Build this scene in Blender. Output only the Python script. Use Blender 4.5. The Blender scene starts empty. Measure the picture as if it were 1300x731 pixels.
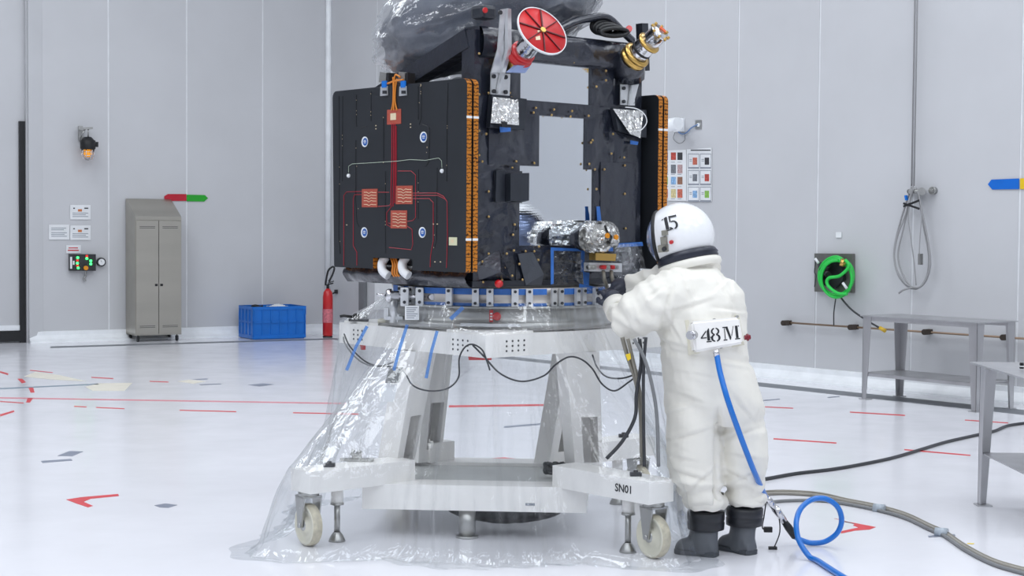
import bpy, bmesh, math, random
import numpy as np
from mathutils import Vector, Matrix, noise
random.seed(7)
sc = bpy.context.scene
COL = sc.collection
R = math.radians
# ---------------------------------------------------------------- camera
CAM = Vector((0, 0, 1.68)); FPX = 2000.0
cd = bpy.data.cameras.new('camera'); cam = bpy.data.objects.new('camera', cd); COL.objects.link(cam)
cd.sensor_width = 36; cd.lens = 36 * FPX / 1300; cd.clip_end = 200
PITCH = math.atan(80.5 / FPX); ROLL = 0.0078
CM = Matrix.Translation(CAM) @ Matrix.Rotation(math.pi/2 - PITCH, 4, 'X') @ Matrix.Rotation(ROLL, 4, 'Z')
cam.matrix_world = CM
sc.camera = cam
# ---------------------------------------------------------------- light, exposure
sc.view_settings.view_transform = 'Standard'; sc.view_settings.look = 'None'
sc.view_settings.gamma = 1; sc.view_settings.use_curve_mapping = False
sc.view_settings.exposure = 0.0
w = bpy.data.worlds.new('world'); sc.world = w; w.use_nodes = True
w.node_tree.nodes['Background'].inputs[0].default_value = (.80, .88, 1, 1)
w.node_tree.nodes['Background'].inputs[1].default_value = .3
LIGHT_COL = (.94, .985, 1.03); LIGHT_POWER = 116
ROOM_H = 8.0
for gx in (-6.5, -1.5, 3.5, 8.5):
    for gy in (-2.5, 2.5, 7.5, 12.5, 17.5):
        if gx > -2.8+.88*(24-gy)-2.4: continue
        ld = bpy.data.lights.new('ceiling_light', 'AREA'); ld.shape = 'RECTANGLE'; ld.size = 3.2; ld.size_y = 2.2
        ld.energy = LIGHT_POWER; ld.color = LIGHT_COL
        lo = bpy.data.objects.new('ceiling_light', ld); lo.location = (gx, gy, ROOM_H-.06); COL.objects.link(lo)

# ---------------------------------------------------------------- helpers
def ray(x, y):
    d = Vector(((x-650)/FPX, -(y-365.5)/FPX, -1))
    return (CM.to_3x3() @ d)
def atY(x, y, Y):
    d = ray(x, y); return CAM + d * (Y / d.y)
def atZ(x, y, z=0.0):
    d = ray(x, y); return CAM + d * ((z - CAM.z) / d.z)
def atP(x, y, p0, n):
    d = ray(x, y); return CAM + d * ((p0 - CAM).dot(n) / d.dot(n))
def lin(c):
    def f(v):
        v /= 255.0
        return v/12.92 if v <= .04045 else ((v+.055)/1.055)**2.4
    return (f(c[0]), f(c[1]), f(c[2]), 1)
MATS = {}
def mat(name, col, rough=.5, metal=0, bump=None, var=None, coat=0, emit=None, trans=0, alpha=1, spec=None, tex='noise', stretch=(1,1,1)):
    if name in MATS: return MATS[name]
    m = bpy.data.materials.new(name); m.use_nodes = True; nt = m.node_tree; N = nt.nodes; Lk = nt.links
    b = N['Principled BSDF']; c = lin(col)
    b.inputs['Base Color'].default_value = c; b.inputs['Roughness'].default_value = rough; b.inputs['Metallic'].default_value = metal
    if coat: b.inputs['Coat Weight'].default_value = coat; b.inputs['Coat Roughness'].default_value = .1
    if trans: b.inputs['Transmission Weight'].default_value = trans
    if spec is not None: b.inputs['Specular IOR Level'].default_value = spec
    if alpha < 1: b.inputs['Alpha'].default_value = alpha
    if emit: b.inputs['Emission Color'].default_value = lin(emit[0]); b.inputs['Emission Strength'].default_value = emit[1]
    tc = N.new('ShaderNodeTexCoord'); mp = N.new('ShaderNodeMapping'); mp.inputs['Scale'].default_value = stretch
    Lk.new(tc.outputs['Object'], mp.inputs['Vector'])
    def tx(scale, det=5):
        t = N.new('ShaderNodeTexNoise'); t.inputs['Scale'].default_value = scale; t.inputs['Detail'].default_value = det
        Lk.new(mp.outputs[0], t.inputs['Vector']); return t
    if var is None: var = (6, .06)
    t = tx(var[0]); r = N.new('ShaderNodeMapRange'); r.inputs[1].default_value = .3; r.inputs[2].default_value = .7
    r.inputs[3].default_value = 1-var[1]; r.inputs[4].default_value = 1+var[1]
    Lk.new(t.outputs[0], r.inputs[0])
    mx = N.new('ShaderNodeVectorMath'); mx.operation = 'SCALE'; mx.inputs[0].default_value = c[:3]
    Lk.new(r.outputs[0], mx.inputs['Scale']); Lk.new(mx.outputs[0], b.inputs['Base Color'])
    if bump:
        bn = N.new('ShaderNodeBump'); bn.inputs['Strength'].default_value = bump[1]; bn.inputs['Distance'].default_value = bump[2] if len(bump) > 2 else .01
        if tex == 'voronoi':
            v = N.new('ShaderNodeTexVoronoi'); v.inputs['Scale'].default_value = bump[0]; v.feature = 'F1'
            q = tx(bump[0]*.6, 2); ad = N.new('ShaderNodeVectorMath'); ad.operation = 'MULTIPLY_ADD'; ad.inputs[1].default_value = (.25,)*3
            Lk.new(q.outputs['Color'], ad.inputs[0]); Lk.new(mp.outputs[0], ad.inputs[2]); Lk.new(ad.outputs[0], v.inputs['Vector'])
            Lk.new(v.outputs['Distance'], bn.inputs['Height'])
        else: Lk.new(tx(bump[0]).outputs[0], bn.inputs['Height'])
        Lk.new(bn.outputs[0], b.inputs['Normal'])
    MATS[name] = m; return m
def film(name, base, dens, white, tint=(1,1,1), bumps=None):
    """thin clear sheet: transparent, with gloss that grows at grazing angles, a little milky"""
    m = bpy.data.materials.new(name); m.use_nodes = True; nt = m.node_tree; N = nt.nodes; Lk = nt.links
    N.remove(N['Principled BSDF']); out = N['Material Output']
    tr = N.new('ShaderNodeBsdfTransparent'); tr.inputs[0].default_value = (*tint, 1)
    gl = N.new('ShaderNodeBsdfGlossy'); gl.inputs['Roughness'].default_value = .06
    df = N.new('ShaderNodeBsdfDiffuse'); df.inputs[0].default_value = (.9, .93, .97, 1)
    tl = N.new('ShaderNodeBsdfTranslucent'); tl.inputs[0].default_value = (.9, .93, .97, 1)
    m0 = N.new('ShaderNodeMixShader'); m0.inputs[0].default_value = .5
    Lk.new(df.outputs[0], m0.inputs[1]); Lk.new(tl.outputs[0], m0.inputs[2])
    lw = N.new('ShaderNodeLayerWeight'); lw.inputs[0].default_value = .35
    bn = N.new('ShaderNodeBump'); bn.inputs['Strength'].default_value = .7; bn.inputs['Distance'].default_value = .02
    tc = N.new('ShaderNodeTexCoord'); ns = N.new('ShaderNodeTexNoise'); ns.inputs['Scale'].default_value = bumps or 9; ns.inputs['Detail'].default_value = 4
    ns.inputs['Distortion'].default_value = .6
    mp = N.new('ShaderNodeMapping'); mp.inputs['Scale'].default_value = (1, 1, .35)
    Lk.new(tc.outputs['Object'], mp.inputs[0]); Lk.new(mp.outputs[0], ns.inputs['Vector']); Lk.new(ns.outputs[0], bn.inputs['Height'])
    Lk.new(bn.outputs[0], gl.inputs['Normal']); Lk.new(bn.outputs[0], lw.inputs['Normal'])
    mr = N.new('ShaderNodeMapRange'); mr.inputs[3].default_value = base; mr.inputs[4].default_value = dens
    Lk.new(lw.outputs['Facing'], mr.inputs[0])
    ms = N.new('ShaderNodeMixShader'); Lk.new(mr.outputs[0], ms.inputs[0]); Lk.new(tr.outputs[0], ms.inputs[1])
    m2 = N.new('ShaderNodeMixShader'); m2.inputs[0].default_value = white; Lk.new(gl.outputs[0], m2.inputs[1]); Lk.new(m0.outputs[0], m2.inputs[2])
    Lk.new(m2.outputs[0], ms.inputs[2]); Lk.new(ms.outputs[0], out.inputs[0])
    MATS[name] = m; return m

class MB:
    """collects shapes; build() links them as one mesh object"""
    def __init__(s): s.v = []; s.f = []; s.T = Matrix.Identity(4); s.sm = []
    def add(s, vs, fs, smooth=False):
        k = len(s.v); s.v += [tuple(s.T @ Vector(v)) for v in vs]
        for f in fs: s.f.append(tuple(i+k for i in f)); s.sm.append(smooth)
        return s
    def box(s, lo, hi, bev=0.0):
        x0, y0, z0 = lo; x1, y1, z1 = hi
        if bev <= 0:
            vs = [(x,y,z) for x in (x0,x1) for y in (y0,y1) for z in (z0,z1)]
            return s.add(vs, [(0,1,3,2),(4,6,7,5),(0,4,5,1),(2,3,7,6),(0,2,6,4),(1,5,7,3)])
        bm = bmesh.new(); bmesh.ops.create_cube(bm, size=1)
        for v in bm.verts: v.co = Vector(((x0+x1)/2+v.co.x*(x1-x0), (y0+y1)/2+v.co.y*(y1-y0), (z0+z1)/2+v.co.z*(z1-z0)))
        bmesh.ops.bevel(bm, geom=bm.edges[:], offset=min(bev, .49*min(abs(x1-x0), abs(y1-y0), abs(z1-z0))), segments=2, affect='EDGES', profile=.6)
        bm.verts.index_update(); r = s.add([v.co.copy() for v in bm.verts], [[v.index for v in f.verts] for f in bm.faces]); bm.free(); return r
    def beam(s, a, b, wx, wy, up=(0,0,1), bev=0, taper=1.0):
        """box beam from a to b; wx is the width sideways, wy along up"""
        a = Vector(a); b = Vector(b); d = (b-a); L = d.length; d.normalize(); up = Vector(up)
        sx = d.cross(up).normalized(); sy = sx.cross(d).normalized(); vs = []
        for p, k in ((a, 1), (b, taper)):
            for i, j in ((-1,-1),(1,-1),(1,1),(-1,1)): vs.append(p + sx*(i*wx/2*k) + sy*(j*wy/2*k))
        return s.add(vs, [(0,3,2,1),(4,5,6,7),(0,1,5,4),(1,2,6,5),(2,3,7,6),(3,0,4,7)])
    def cyl(s, a, b, r0, r1=None, seg=20, caps=True):
        a = Vector(a); b = Vector(b); r1 = r0 if r1 is None else r1
        return s.tube([a, b], [r0, r1], seg, caps, smooth=True)
    def tube(s, pts, r, seg=8, caps=True, smooth=True, closed=False):
        pts = [Vector(p) for p in pts]; n = len(pts)
        rr = r if isinstance(r, (list, tuple)) else [r]*n
        t0 = (pts[1]-pts[0]).normalized(); up = Vector((0,0,1)) if abs(t0.z) < .9 else Vector((1,0,0))
        nx = t0.cross(up).normalized(); vs = []; fs = []
        for i, p in enumerate(pts):
            if closed: t = pts[(i+1) % n] - pts[i-1]
            else: t = pts[min(i+1, n-1)] - pts[max(i-1, 0)]
            t.normalize() if t.length > 1e-9 else None
            nx = (nx - t*nx.dot(t)); nx.normalize(); ny = t.cross(nx)
            for k in range(seg):
                a = 2*math.pi*k/seg; vs.append(p + (nx*math.cos(a) + ny*math.sin(a))*rr[i])
        m = n if closed else n-1
        for i in range(m):
            j = (i+1) % n
            for k in range(seg): fs.append((i*seg+k, i*seg+(k+1) % seg, j*seg+(k+1) % seg, j*seg+k))
        s.add(vs, fs, smooth)
        if caps and not closed:
            k0 = len(s.v)-len(vs); s.f.append(tuple(k0+k for k in reversed(range(seg)))); s.sm.append(False)
            s.f.append(tuple(k0+(n-1)*seg+k for k in range(seg))); s.sm.append(False)
        return s
    def lathe(s, prof, o=(0,0,0), axis=(0,0,1), seg=32, smooth=True, a0=0, a1=2*math.pi):
        """prof: (radius, height) pairs turned about axis through o"""
        o = Vector(o); ax = Vector(axis).normalized(); ux = ax.orthogonal().normalized(); uy = ax.cross(ux); vs = []; fs = []
        full = abs(a1-a0-2*math.pi) < 1e-6; m = seg if full else seg+1
        for r, h in prof:
            for k in range(m):
                a = a0+(a1-a0)*k/seg; vs.append(o + ax*h + (ux*math.cos(a)+uy*math.sin(a))*r)
        for i in range(len(prof)-1):
            for k in range(seg):
                k2 = (k+1) % m; fs.append((i*m+k, i*m+k2, (i+1)*m+k2, (i+1)*m+k))
        return s.add(vs, fs, smooth)
    def prism(s, poly, off, c=None):
        """polygon of 3-D points pushed by the vector off"""
        p = [Vector(q) for q in poly]; off = Vector(off); n = len(p)
        vs = p + [q+off for q in p]; fs = [tuple(reversed(range(n))), tuple(range(n, 2*n))]
        fs += [(i, (i+1) % n, n+(i+1) % n, n+i) for i in range(n)]
        return s.add(vs, fs)
    def ball(s, c, r, seg=16, rings=10, sq=(1,1,1)):
        c = Vector(c); vs = []; fs = []
        for i in range(rings+1):
            th = math.pi*i/rings
            for k in range(seg):
                a = 2*math.pi*k/seg; vs.append(c + Vector((r*sq[0]*math.sin(th)*math.cos(a), r*sq[1]*math.sin(th)*math.sin(a), r*sq[2]*math.cos(th))))
        for i in range(rings):
            for k in range(seg): fs.append((i*seg+k, (i+1)*seg+k, (i+1)*seg+(k+1) % seg, i*seg+(k+1) % seg))
        return s.add(vs, fs, True)
    def grid(s, fn, nu, nv, smooth=True, closed_u=False):
        vs = [fn(i/nu, j/nv) for j in range(nv+1) for i in range(nu if closed_u else nu+1)]
        w = nu if closed_u else nu+1
        return s.add(vs, [(j*w+i, j*w+(i+1) % w, (j+1)*w+(i+1) % w, (j+1)*w+i) for j in range(nv) for i in range(nu)], smooth)
    def build(s, name, m, parent=None, kind=None, fix=True):
        me = bpy.data.meshes.new(name); vs = s.v
        if parent is not None:
            inv = worldm(parent).inverted(); 
            if not getattr(s, 'local', False): vs = [tuple(inv @ Vector(v)) for v in vs]
        me.from_pydata(vs, [], s.f); me.polygons.foreach_set('use_smooth', s.sm)
        if fix:
            bm = bmesh.new(); bm.from_mesh(me); bmesh.ops.recalc_face_normals(bm, faces=bm.faces[:]); bm.to_mesh(me); bm.free()
        me.materials.append(m); me.update()
        o = bpy.data.objects.new(name, me); COL.objects.link(o)
        if parent is not None: o.parent = parent
        if kind: o['kind'] = kind
        return o
def worldm(o):
    m = o.matrix_basis.copy()
    while o.parent: o = o.parent; m = o.matrix_basis @ m
    return m
def LB():
    """mesh builder whose coordinates are already in the parent's frame"""
    m = MB(); m.local = True; return m
def tag(o, label=None, cat=None, group=None, kind=None):
    if label: o['label'] = label
    if cat: o['category'] = cat
    if group: o['group'] = group
    if kind: o['kind'] = kind
    return o
def thing(name, label, cat, loc=(0,0,0), rz=0, group=None):
    o = bpy.data.objects.new(name, None); COL.objects.link(o); o.location = loc; o.rotation_euler = (0,0,rz)
    o.empty_display_size = .1
    return tag(o, label, cat, group)
def smooth_path(pts, n=8, closed=False):
    """Catmull-Rom through the points"""
    P = [Vector(p) for p in pts]; out = []; m = len(P)
    for i in range(m if closed else m-1):
        if closed: p0, p1, p2, p3 = P[i-1], P[i], P[(i+1) % m], P[(i+2) % m]
        else: p0, p1, p2, p3 = P[max(i-1,0)], P[i], P[i+1], P[min(i+2,m-1)]
        for k in range(n):
            t = k/n; out.append(.5*((2*p1)+(p2-p0)*t+(2*p0-5*p1+4*p2-p3)*t*t+(-p0+3*p1-3*p2+p3)*t**3))
    if not closed: out.append(P[-1])
    return out
def text_mesh(txt, size, bold=.0, spacing=1.0):
    """glyph triangles of the built-in font: list of 2-D verts and faces, centred"""
    cu = bpy.data.curves.new('t', 'FONT'); cu.body = txt; cu.size = size; cu.offset = bold; cu.space_character = spacing; cu.resolution_u = 3
    o = bpy.data.objects.new('t', cu); COL.objects.link(o); bpy.context.view_layer.update()
    me = o.to_mesh(); vs = [v.co.copy() for v in me.vertices]; fs = [tuple(p.vertices) for p in me.polygons]
    o.to_mesh_clear(); bpy.data.objects.remove(o); bpy.data.curves.remove(cu)
    cx = (min(v.x for v in vs)+max(v.x for v in vs))/2; cy = (min(v.y for v in vs)+max(v.y for v in vs))/2
    return [(v.x-cx, v.y-cy) for v in vs], fs
def put_text(mb, txt, size, o, ex, ey, bold=0, spacing=1.0, squash=1.0):
    vs, fs = text_mesh(txt, size, bold, spacing); o = Vector(o); ex = Vector(ex).normalized(); ey = Vector(ey).normalized()
    mb.add([o+ex*x*squash+ey*y for x, y in vs], fs); return vs
def wr(p, s=6.0, a=.01, seed=0.0):
    """crumpled-sheet noise: sharp ridges"""
    q = Vector(p)*s + Vector((seed, seed*1.7, -seed))
    v = 0; k = 1.0
    for i in range(3):
        v += (1-abs(noise.noise(q)*2))*k; q = q*2.1+Vector((3.1,1.7,9.2)); k *= .5
    return (v-1.1)*a

# ---------------------------------------------------------------- materials
M_wall = mat('wall_paint', (203,204,207), .42, var=(1.2,.025), spec=.35)
M_seam = mat('seam_sealant', (232,234,237), .4)
M_trim = mat('white_trim', (244,247,250), .3)
M_white = mat('white_steel', (250,248,245), .32, var=(9,.03))
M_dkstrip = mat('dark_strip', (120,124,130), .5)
M_steel = mat('brushed_steel', (176,176,174), .34, 1, bump=(60,.15,.002), var=(5,.12), stretch=(1,1,.08))
M_locker = mat('locker_steel', (184,180,170), .3, .9, bump=(50,.1,.002), var=(3,.08), stretch=(.1,1,1))
M_bench = mat('bench_steel', (188,188,190), .36, .85, bump=(60,.12,.002), var=(4,.14), stretch=(1,1,.15))
M_alu = mat('machined_aluminium', (212,214,216), .35, .6, var=(12,.08))
M_chrome = mat('chrome', (215,215,218), .15, 1)
M_black = mat('black_rubber', (24,25,28), .5)
M_dark = mat('dark_plastic', (42,44,48), .4)
M_red = mat('red_plastic', (200,24,30), .3, coat=.4)
M_redpaint = mat('red_anodised', (206,34,38), .4)
M_blue = mat('blue_crate_plastic', (14,112,205), .4)
M_hose = mat('blue_hose', (0,112,205), .3, coat=.3)
M_green = mat('green_hose', (40,205,80), .35)
M_mli = mat('black_foil_blanket', (36,40,52), .26, .2, bump=(6,.8,.03), var=(5,.15), coat=.4, spec=.8)
M_mliflat = mat('black_foil_blanket_flat', (44,48,56), .33, .2, bump=(10,.25,.015), var=(5,.12), spec=.6)
M_gold = mat('gold_anodised', (205,168,96), .28, 1)
M_snap = mat('gold_snap', (196,164,110), .3, .8)
M_foil = mat('silver_foil', (228,228,226), .24, .85, bump=(16,.6,.02), tex='voronoi')
M_cell = mat('panel_face', (42,45,50), .36, .1, var=(4,.07))
M_mirror = mat('silver_radiator', (222,228,233), .07, 1, var=(2,.01))
M_tapeb = mat('blue_tape', (52,108,186), .5, var=(30,.15))
M_cable = mat('grey_cable', (124,126,128), .45)
M_cabled = mat('dark_cable', (52,54,58), .45)
M_braid = mat('braided_hose', (140,136,126), .45, .5, bump=(400,.4,.002))
M_suit = mat('white_suit_fabric', (238,235,226), .55, bump=(14,.22,.012), var=(5,.02))
M_helmet = mat('white_helmet_shell', (243,244,246), .22, coat=.3, var=(8,.015))
M_boot = mat('grey_rubber_boot', (92,96,102), .45)
M_cuff = mat('black_boot_cuff', (36,38,44), .35)
M_paper = mat('paper', (236,238,240), .6)
M_ink = mat('dark_ink', (30,32,38), .5)
M_cream = mat('nylon_wheel', (228,224,206), .4)
M_film = film('clear_plastic_sheet', .03, .50, .12, tint=(.975,.985,.99))
M_bag = film('milky_plastic_bag', .07, .70, .42)
# ================================================================ ROOM
COR = atZ(417, 423.5); WL0 = atZ(54, 434.5); WR1 = atZ(1300, 511.5)
dl = (WL0-COR).normalized(); dr = (WR1-COR).normalized()
nl = Vector((dl.y, -dl.x, 0)); nl = nl if nl.y < 0 else -nl           # both point into the room
nr = Vector((dr.y, -dr.x, 0)); nr = nr if nr.y < 0 else -nr
def wallL(x, y, off=0.0): return atP(x, y, COR + nl*off, nl)
def wallR(x, y, off=0.0): return atP(x, y, COR + nr*off, nr)
UP = Vector((0,0,1))
fl = MB(); fl.box((-26,-14,-.1), (20,32,0)); floor = fl.build('floor', None or M_white)
mf = bpy.data.materials.new('epoxy_floor'); mf.use_nodes = True
b = mf.node_tree.nodes['Principled BSDF']; N = mf.node_tree.nodes; K = mf.node_tree.links
b.inputs['Base Color'].default_value = (.80,.82,.88,1); b.inputs['Roughness'].default_value = .16; b.inputs['Specular IOR Level'].default_value = .5
tc = N.new('ShaderNodeTexCoord'); ns = N.new('ShaderNodeTexNoise'); ns.inputs['Scale'].default_value = .9; ns.inputs['Detail'].default_value = 6; K.new(tc.outputs['Object'], ns.inputs['Vector'])
cr = N.new('ShaderNodeMapRange'); cr.inputs[1].default_value=.3; cr.inputs[2].default_value=.7; cr.inputs[3].default_value=.97; cr.inputs[4].default_value=1.02
vm = N.new('ShaderNodeVectorMath'); vm.operation='SCALE'; vm.inputs[0].default_value=(.83,.83,.875); K.new(ns.outputs[0], cr.inputs[0]); K.new(cr.outputs[0], vm.inputs['Scale']); K.new(vm.outputs[0], b.inputs['Base Color'])
n2 = N.new('ShaderNodeTexNoise'); n2.inputs['Scale'].default_value = 3; n2.inputs['Detail'].default_value = 3; K.new(tc.outputs['Object'], n2.inputs['Vector'])
bp = N.new('ShaderNodeBump'); bp.inputs['Strength'].default_value=.06; bp.inputs['Distance'].default_value=.02; K.new(n2.outputs[0], bp.inputs['Height']); K.new(bp.outputs[0], b.inputs['Normal'])
r2 = N.new('ShaderNodeMapRange'); r2.inputs[3].default_value=.10; r2.inputs[4].default_value=.24; K.new(n2.outputs[0], r2.inputs[0]); K.new(r2.outputs[0], b.inputs['Roughness'])
floor.data.materials[0] = mf; floor['kind'] = 'structure'
def wall(name, cor, d, n, length, seams, skip0=0.0):
    """backing slab, panels as parts with a bright sealed joint between them"""
    w = MB(); w.prism([cor+d*skip0, cor+d*length, cor+d*length+UP*ROOM_H, cor+d*skip0+UP*ROOM_H], -n*.15)
    o = w.build(name, M_seam); o['kind'] = 'structure'
    ss = [skip0]+seams+[length]
    for a, b in zip(ss[:-1], ss[1:]):
        g = .011
        p = MB(); p.prism([cor+d*(a+g), cor+d*(b-g), cor+d*(b-g)+UP*(ROOM_H-.01), cor+d*(a+g)+UP*(ROOM_H-.01)], n*.006); p.build('wall_panel', M_wall, o)
    return o
sl = sorted((wallL(x, 300)-COR).dot(dl) for x in (333, 237, 138))
WLEN = (wallL(36, 400)-COR).dot(dl)
wl = wall('wall_left', COR, dl, nl, WLEN, sl)
sr = sorted((wallR(x, 300)-COR).dot(dr) for x in (478, 842, 935, 1037.5, 1159, 1294))
last = sr[-1]
while last < 24: last += 1.22; sr.append(last)
wr_ = wall('wall_right', COR, dr, nr, 27, sr)
# corner cove
c = MB()
c.cyl(COR+nl*.03+nr*.03+UP*0, COR+nl*.03+nr*.03+UP*(ROOM_H-.02), .045, seg=12)
o = c.build('trim_1', M_trim); o['kind'] = 'structure'
for nm, cor, d, n, ln, s0 in (('baseboard_left', COR, dl, nl, WLEN, .02), ('baseboard_right', COR, dr, nr, 26.9, .02)):
    bb = MB(); q = [cor+n*.007, cor+n*.13, cor+n*.125+UP*.02, cor+n*.07+UP*.05, cor+n*.035+UP*.10, cor+n*.03+UP*.15, cor+n*.007+UP*.155]
    bb.prism([v+d*s0 for v in q], d*(ln-s0)); o = bb.build(nm, M_trim); o['kind'] = 'structure'
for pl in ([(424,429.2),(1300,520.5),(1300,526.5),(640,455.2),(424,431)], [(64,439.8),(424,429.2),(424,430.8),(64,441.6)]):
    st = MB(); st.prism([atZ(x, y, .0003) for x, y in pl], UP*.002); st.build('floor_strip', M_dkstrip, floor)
# other walls of the hall (beside and behind the camera), ceiling
far_l = wallL(36, 400); far_l.z = 0
E1 = COR+dr*27
def plainwall(name, a, b, n):
    a = Vector((a.x,a.y,0)); b = Vector((b.x,b.y,0))
    m = MB(); m.prism([a, b, b+UP*ROOM_H, a+UP*ROOM_H], -n*.15); o = m.build(name, M_wall); o['kind']='structure'
A2 = far_l + dl*15
B2 = A2 + dr*27
plainwall('wall_front', E1, B2+(E1-COR-dr*27), -dr)
plainwall('wall_side', A2, B2, (COR-A2).normalized())
ce = MB(); ce.box((-26,-14,ROOM_H), (20,32,ROOM_H+.1)); o = ce.build('ceiling', M_wall); o['kind']='structure'
# jamb beside the big sliding door, rubber seal, door leaf
J0 = wallL(54.5, 400); J0.z = 0; J1 = wallL(36, 400); J1.z = 0
# door leaf in its recess
jb = MB(); a = J1; jb.prism([a+nl*.0, a+dl*.02, a+dl*.02-nl*.6, a-nl*.6], UP*ROOM_H); o=jb.build('trim_2', M_wall); o['kind']='structure'
jf = MB(); jf.prism([J1+nl*.007, J0+nl*.007, J0+nl*.012, J1+nl*.06], UP*(ROOM_H-.05)); o=jf.build('trim_3', M_wall); o['kind']='structure'
D0 = J1 - nl*.10; 
dm = MB(); dm.prism([D0+dl*.0, D0+dl*14.9, D0+dl*14.9-nl*.1, D0-nl*.1], UP*(ROOM_H-.05)); door = dm.build('door_1', M_wall); door['kind']='structure'
def doorp(x, y): return atP(x, y, D0, nl)
zt = doorp(28, 154).z
a = doorp(35, 300); b_ = doorp(24, 300); a.z = b_.z = 0
s_ = MB(); s_.prism([a, b_, b_+nl*.05, a+nl*.05], UP*zt); s_.build('vertical_seal', M_black, door)
s_ = MB(); s_.prism([b_+UP*.02, b_+dl*5+UP*.02, b_+dl*5+UP*.16, b_+UP*.16], nl*.05); s_.build('bottom_seal', M_black, door)
s_ = MB(); s_.prism([b_+UP*.17, b_+dl*5+UP*.17, b_+dl*5+UP*.24, b_+UP*.24], nl*.03); s_.build('bottom_rail', M_trim, door)
# ---------------------------------------------------------------- floor markings (painted parts of the floor)
M_fred = mat('red_floor_paint', (214,52,60), .4); M_fgrey = mat('grey_floor_tape', (128,134,150), .4); M_fcream = mat('cream_floor_patch', (236,230,214), .35)
M_fpink = mat('worn_red_line', (222,140,150), .35); M_fdot = mat('dark_floor_mark', (60,64,72), .4)
def fmark(px, m, name='floor_marking', h=.0012):
    q = MB(); q.prism([atZ(x, y, .0003) for x, y in px], UP*h); return q.build(name, m, floor)
fmark([(84,634),(104,631),(150,627),(151,629.5),(115,633),(106,637),(118,642),(112,644),(97,639)], M_fred, 'floor_arrow')
fmark([(1059,658),(1064,659),(1066,661),(1086,664),(1112,669),(1104,672),(1085,673.5),(1068,677),(1067,674.5),(1090,669.5),(1083,667),(1085,665)], M_fred, 'floor_arrow')
fmark([(196,641.5),(210,639),(225,641),(214,644.5),(203,644)], M_fgrey)
fmark([(52,585),(90,582.5),(92,584.5),(54,587.5)], M_fgrey)
fmark([(73,578.5),(88,572.5),(106,573),(92,579)], M_fgrey)
fmark([(315,488.5),(335,486.5),(348,488),(330,490.5)], M_fgrey)
fmark([(253,487.8),(280,486.8),(281,487.8),(255,488.8)], M_fgrey); fmark([(245,481.4),(263,480.2),(264,481.4),(250,482)], M_fgrey)
fmark([(108,491),(125,486.5),(168,486),(158,496),(118,496)], M_fcream); fmark([(30,478),(45,472),(75,476),(110,484),(70,482)], M_fcream)
fmark([(225,484),(240,482),(262,484),(245,487)], M_fcream)
fmark([(0,504.2),(440,511.4),(440,512.9),(0,505.7)], M_fpink, 'floor_line')
fmark([(0,492.6),(125,486.9),(125,488),(0,494)], mat('blue_floor_line', (120,140,155), .35), 'floor_line')
for q in ([(22,480.8),(28,480.6),(33,485),(28,486.5)], [(36,491.8),(42,491.5),(44,498),(39,498.5)], [(35,505.3),(42,505.5),(38,511),(33,510.8)], [(0,526),(18,520.8),(18,522.8),(0,528.6)], [(0,471),(11,474),(10,476),(0,473)]): fmark(q, M_fred)
for q in ([(38,469.5),(67,472.5),(67,473.3),(38,470.3)], [(116,478.4),(144,480),(144,481),(116,479.4)], [(94,515.2),(110,516),(110,517),(94,516.2)], [(122,516.6),(158,518.2),(158,519.2),(122,517.6)],
          [(228,520.2),(300,521.9),(300,523),(228,521.2)], [(0,509),(30,511),(30,512),(0,510)], [(190,483.5),(214,484.4),(214,485.3),(190,484.4)],
          [(372,523.3),(455,525),(455,526.2),(372,524.4)], [(982,556.2),(1062,561.6),(1062,563),(982,557.6)], [(1079,522.4),(1149,526.6),(1149,527.8),(1079,523.6)],
          [(1148,570),(1232,577.3),(1232,578.6),(1148,571.4)], [(1225,532.6),(1280,536.3),(1280,537.3),(1225,533.6)], [(970,515.8),(1007,517.6),(1007,518.6),(970,516.8)],
          [(603,583),(640,580.5),(690,586),(640,583.5)], [(570,514.5),(700,512.8),(700,515),(570,517)]): fmark(q, M_fred)
for q in ([(965,508),(990,506),(990,507),(968,509)], [(1050,504),(1066,502.6),(1066,503.6),(1052,505)], [(640,541),(700,536),(700,538),(640,543)]): fmark(q, M_fgrey)
fmark([(1228,689.2),(1237,689.5),(1236,690.8),(1228,690.4)], mat('yellow_floor_tape', (230,205,90), .5))
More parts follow.
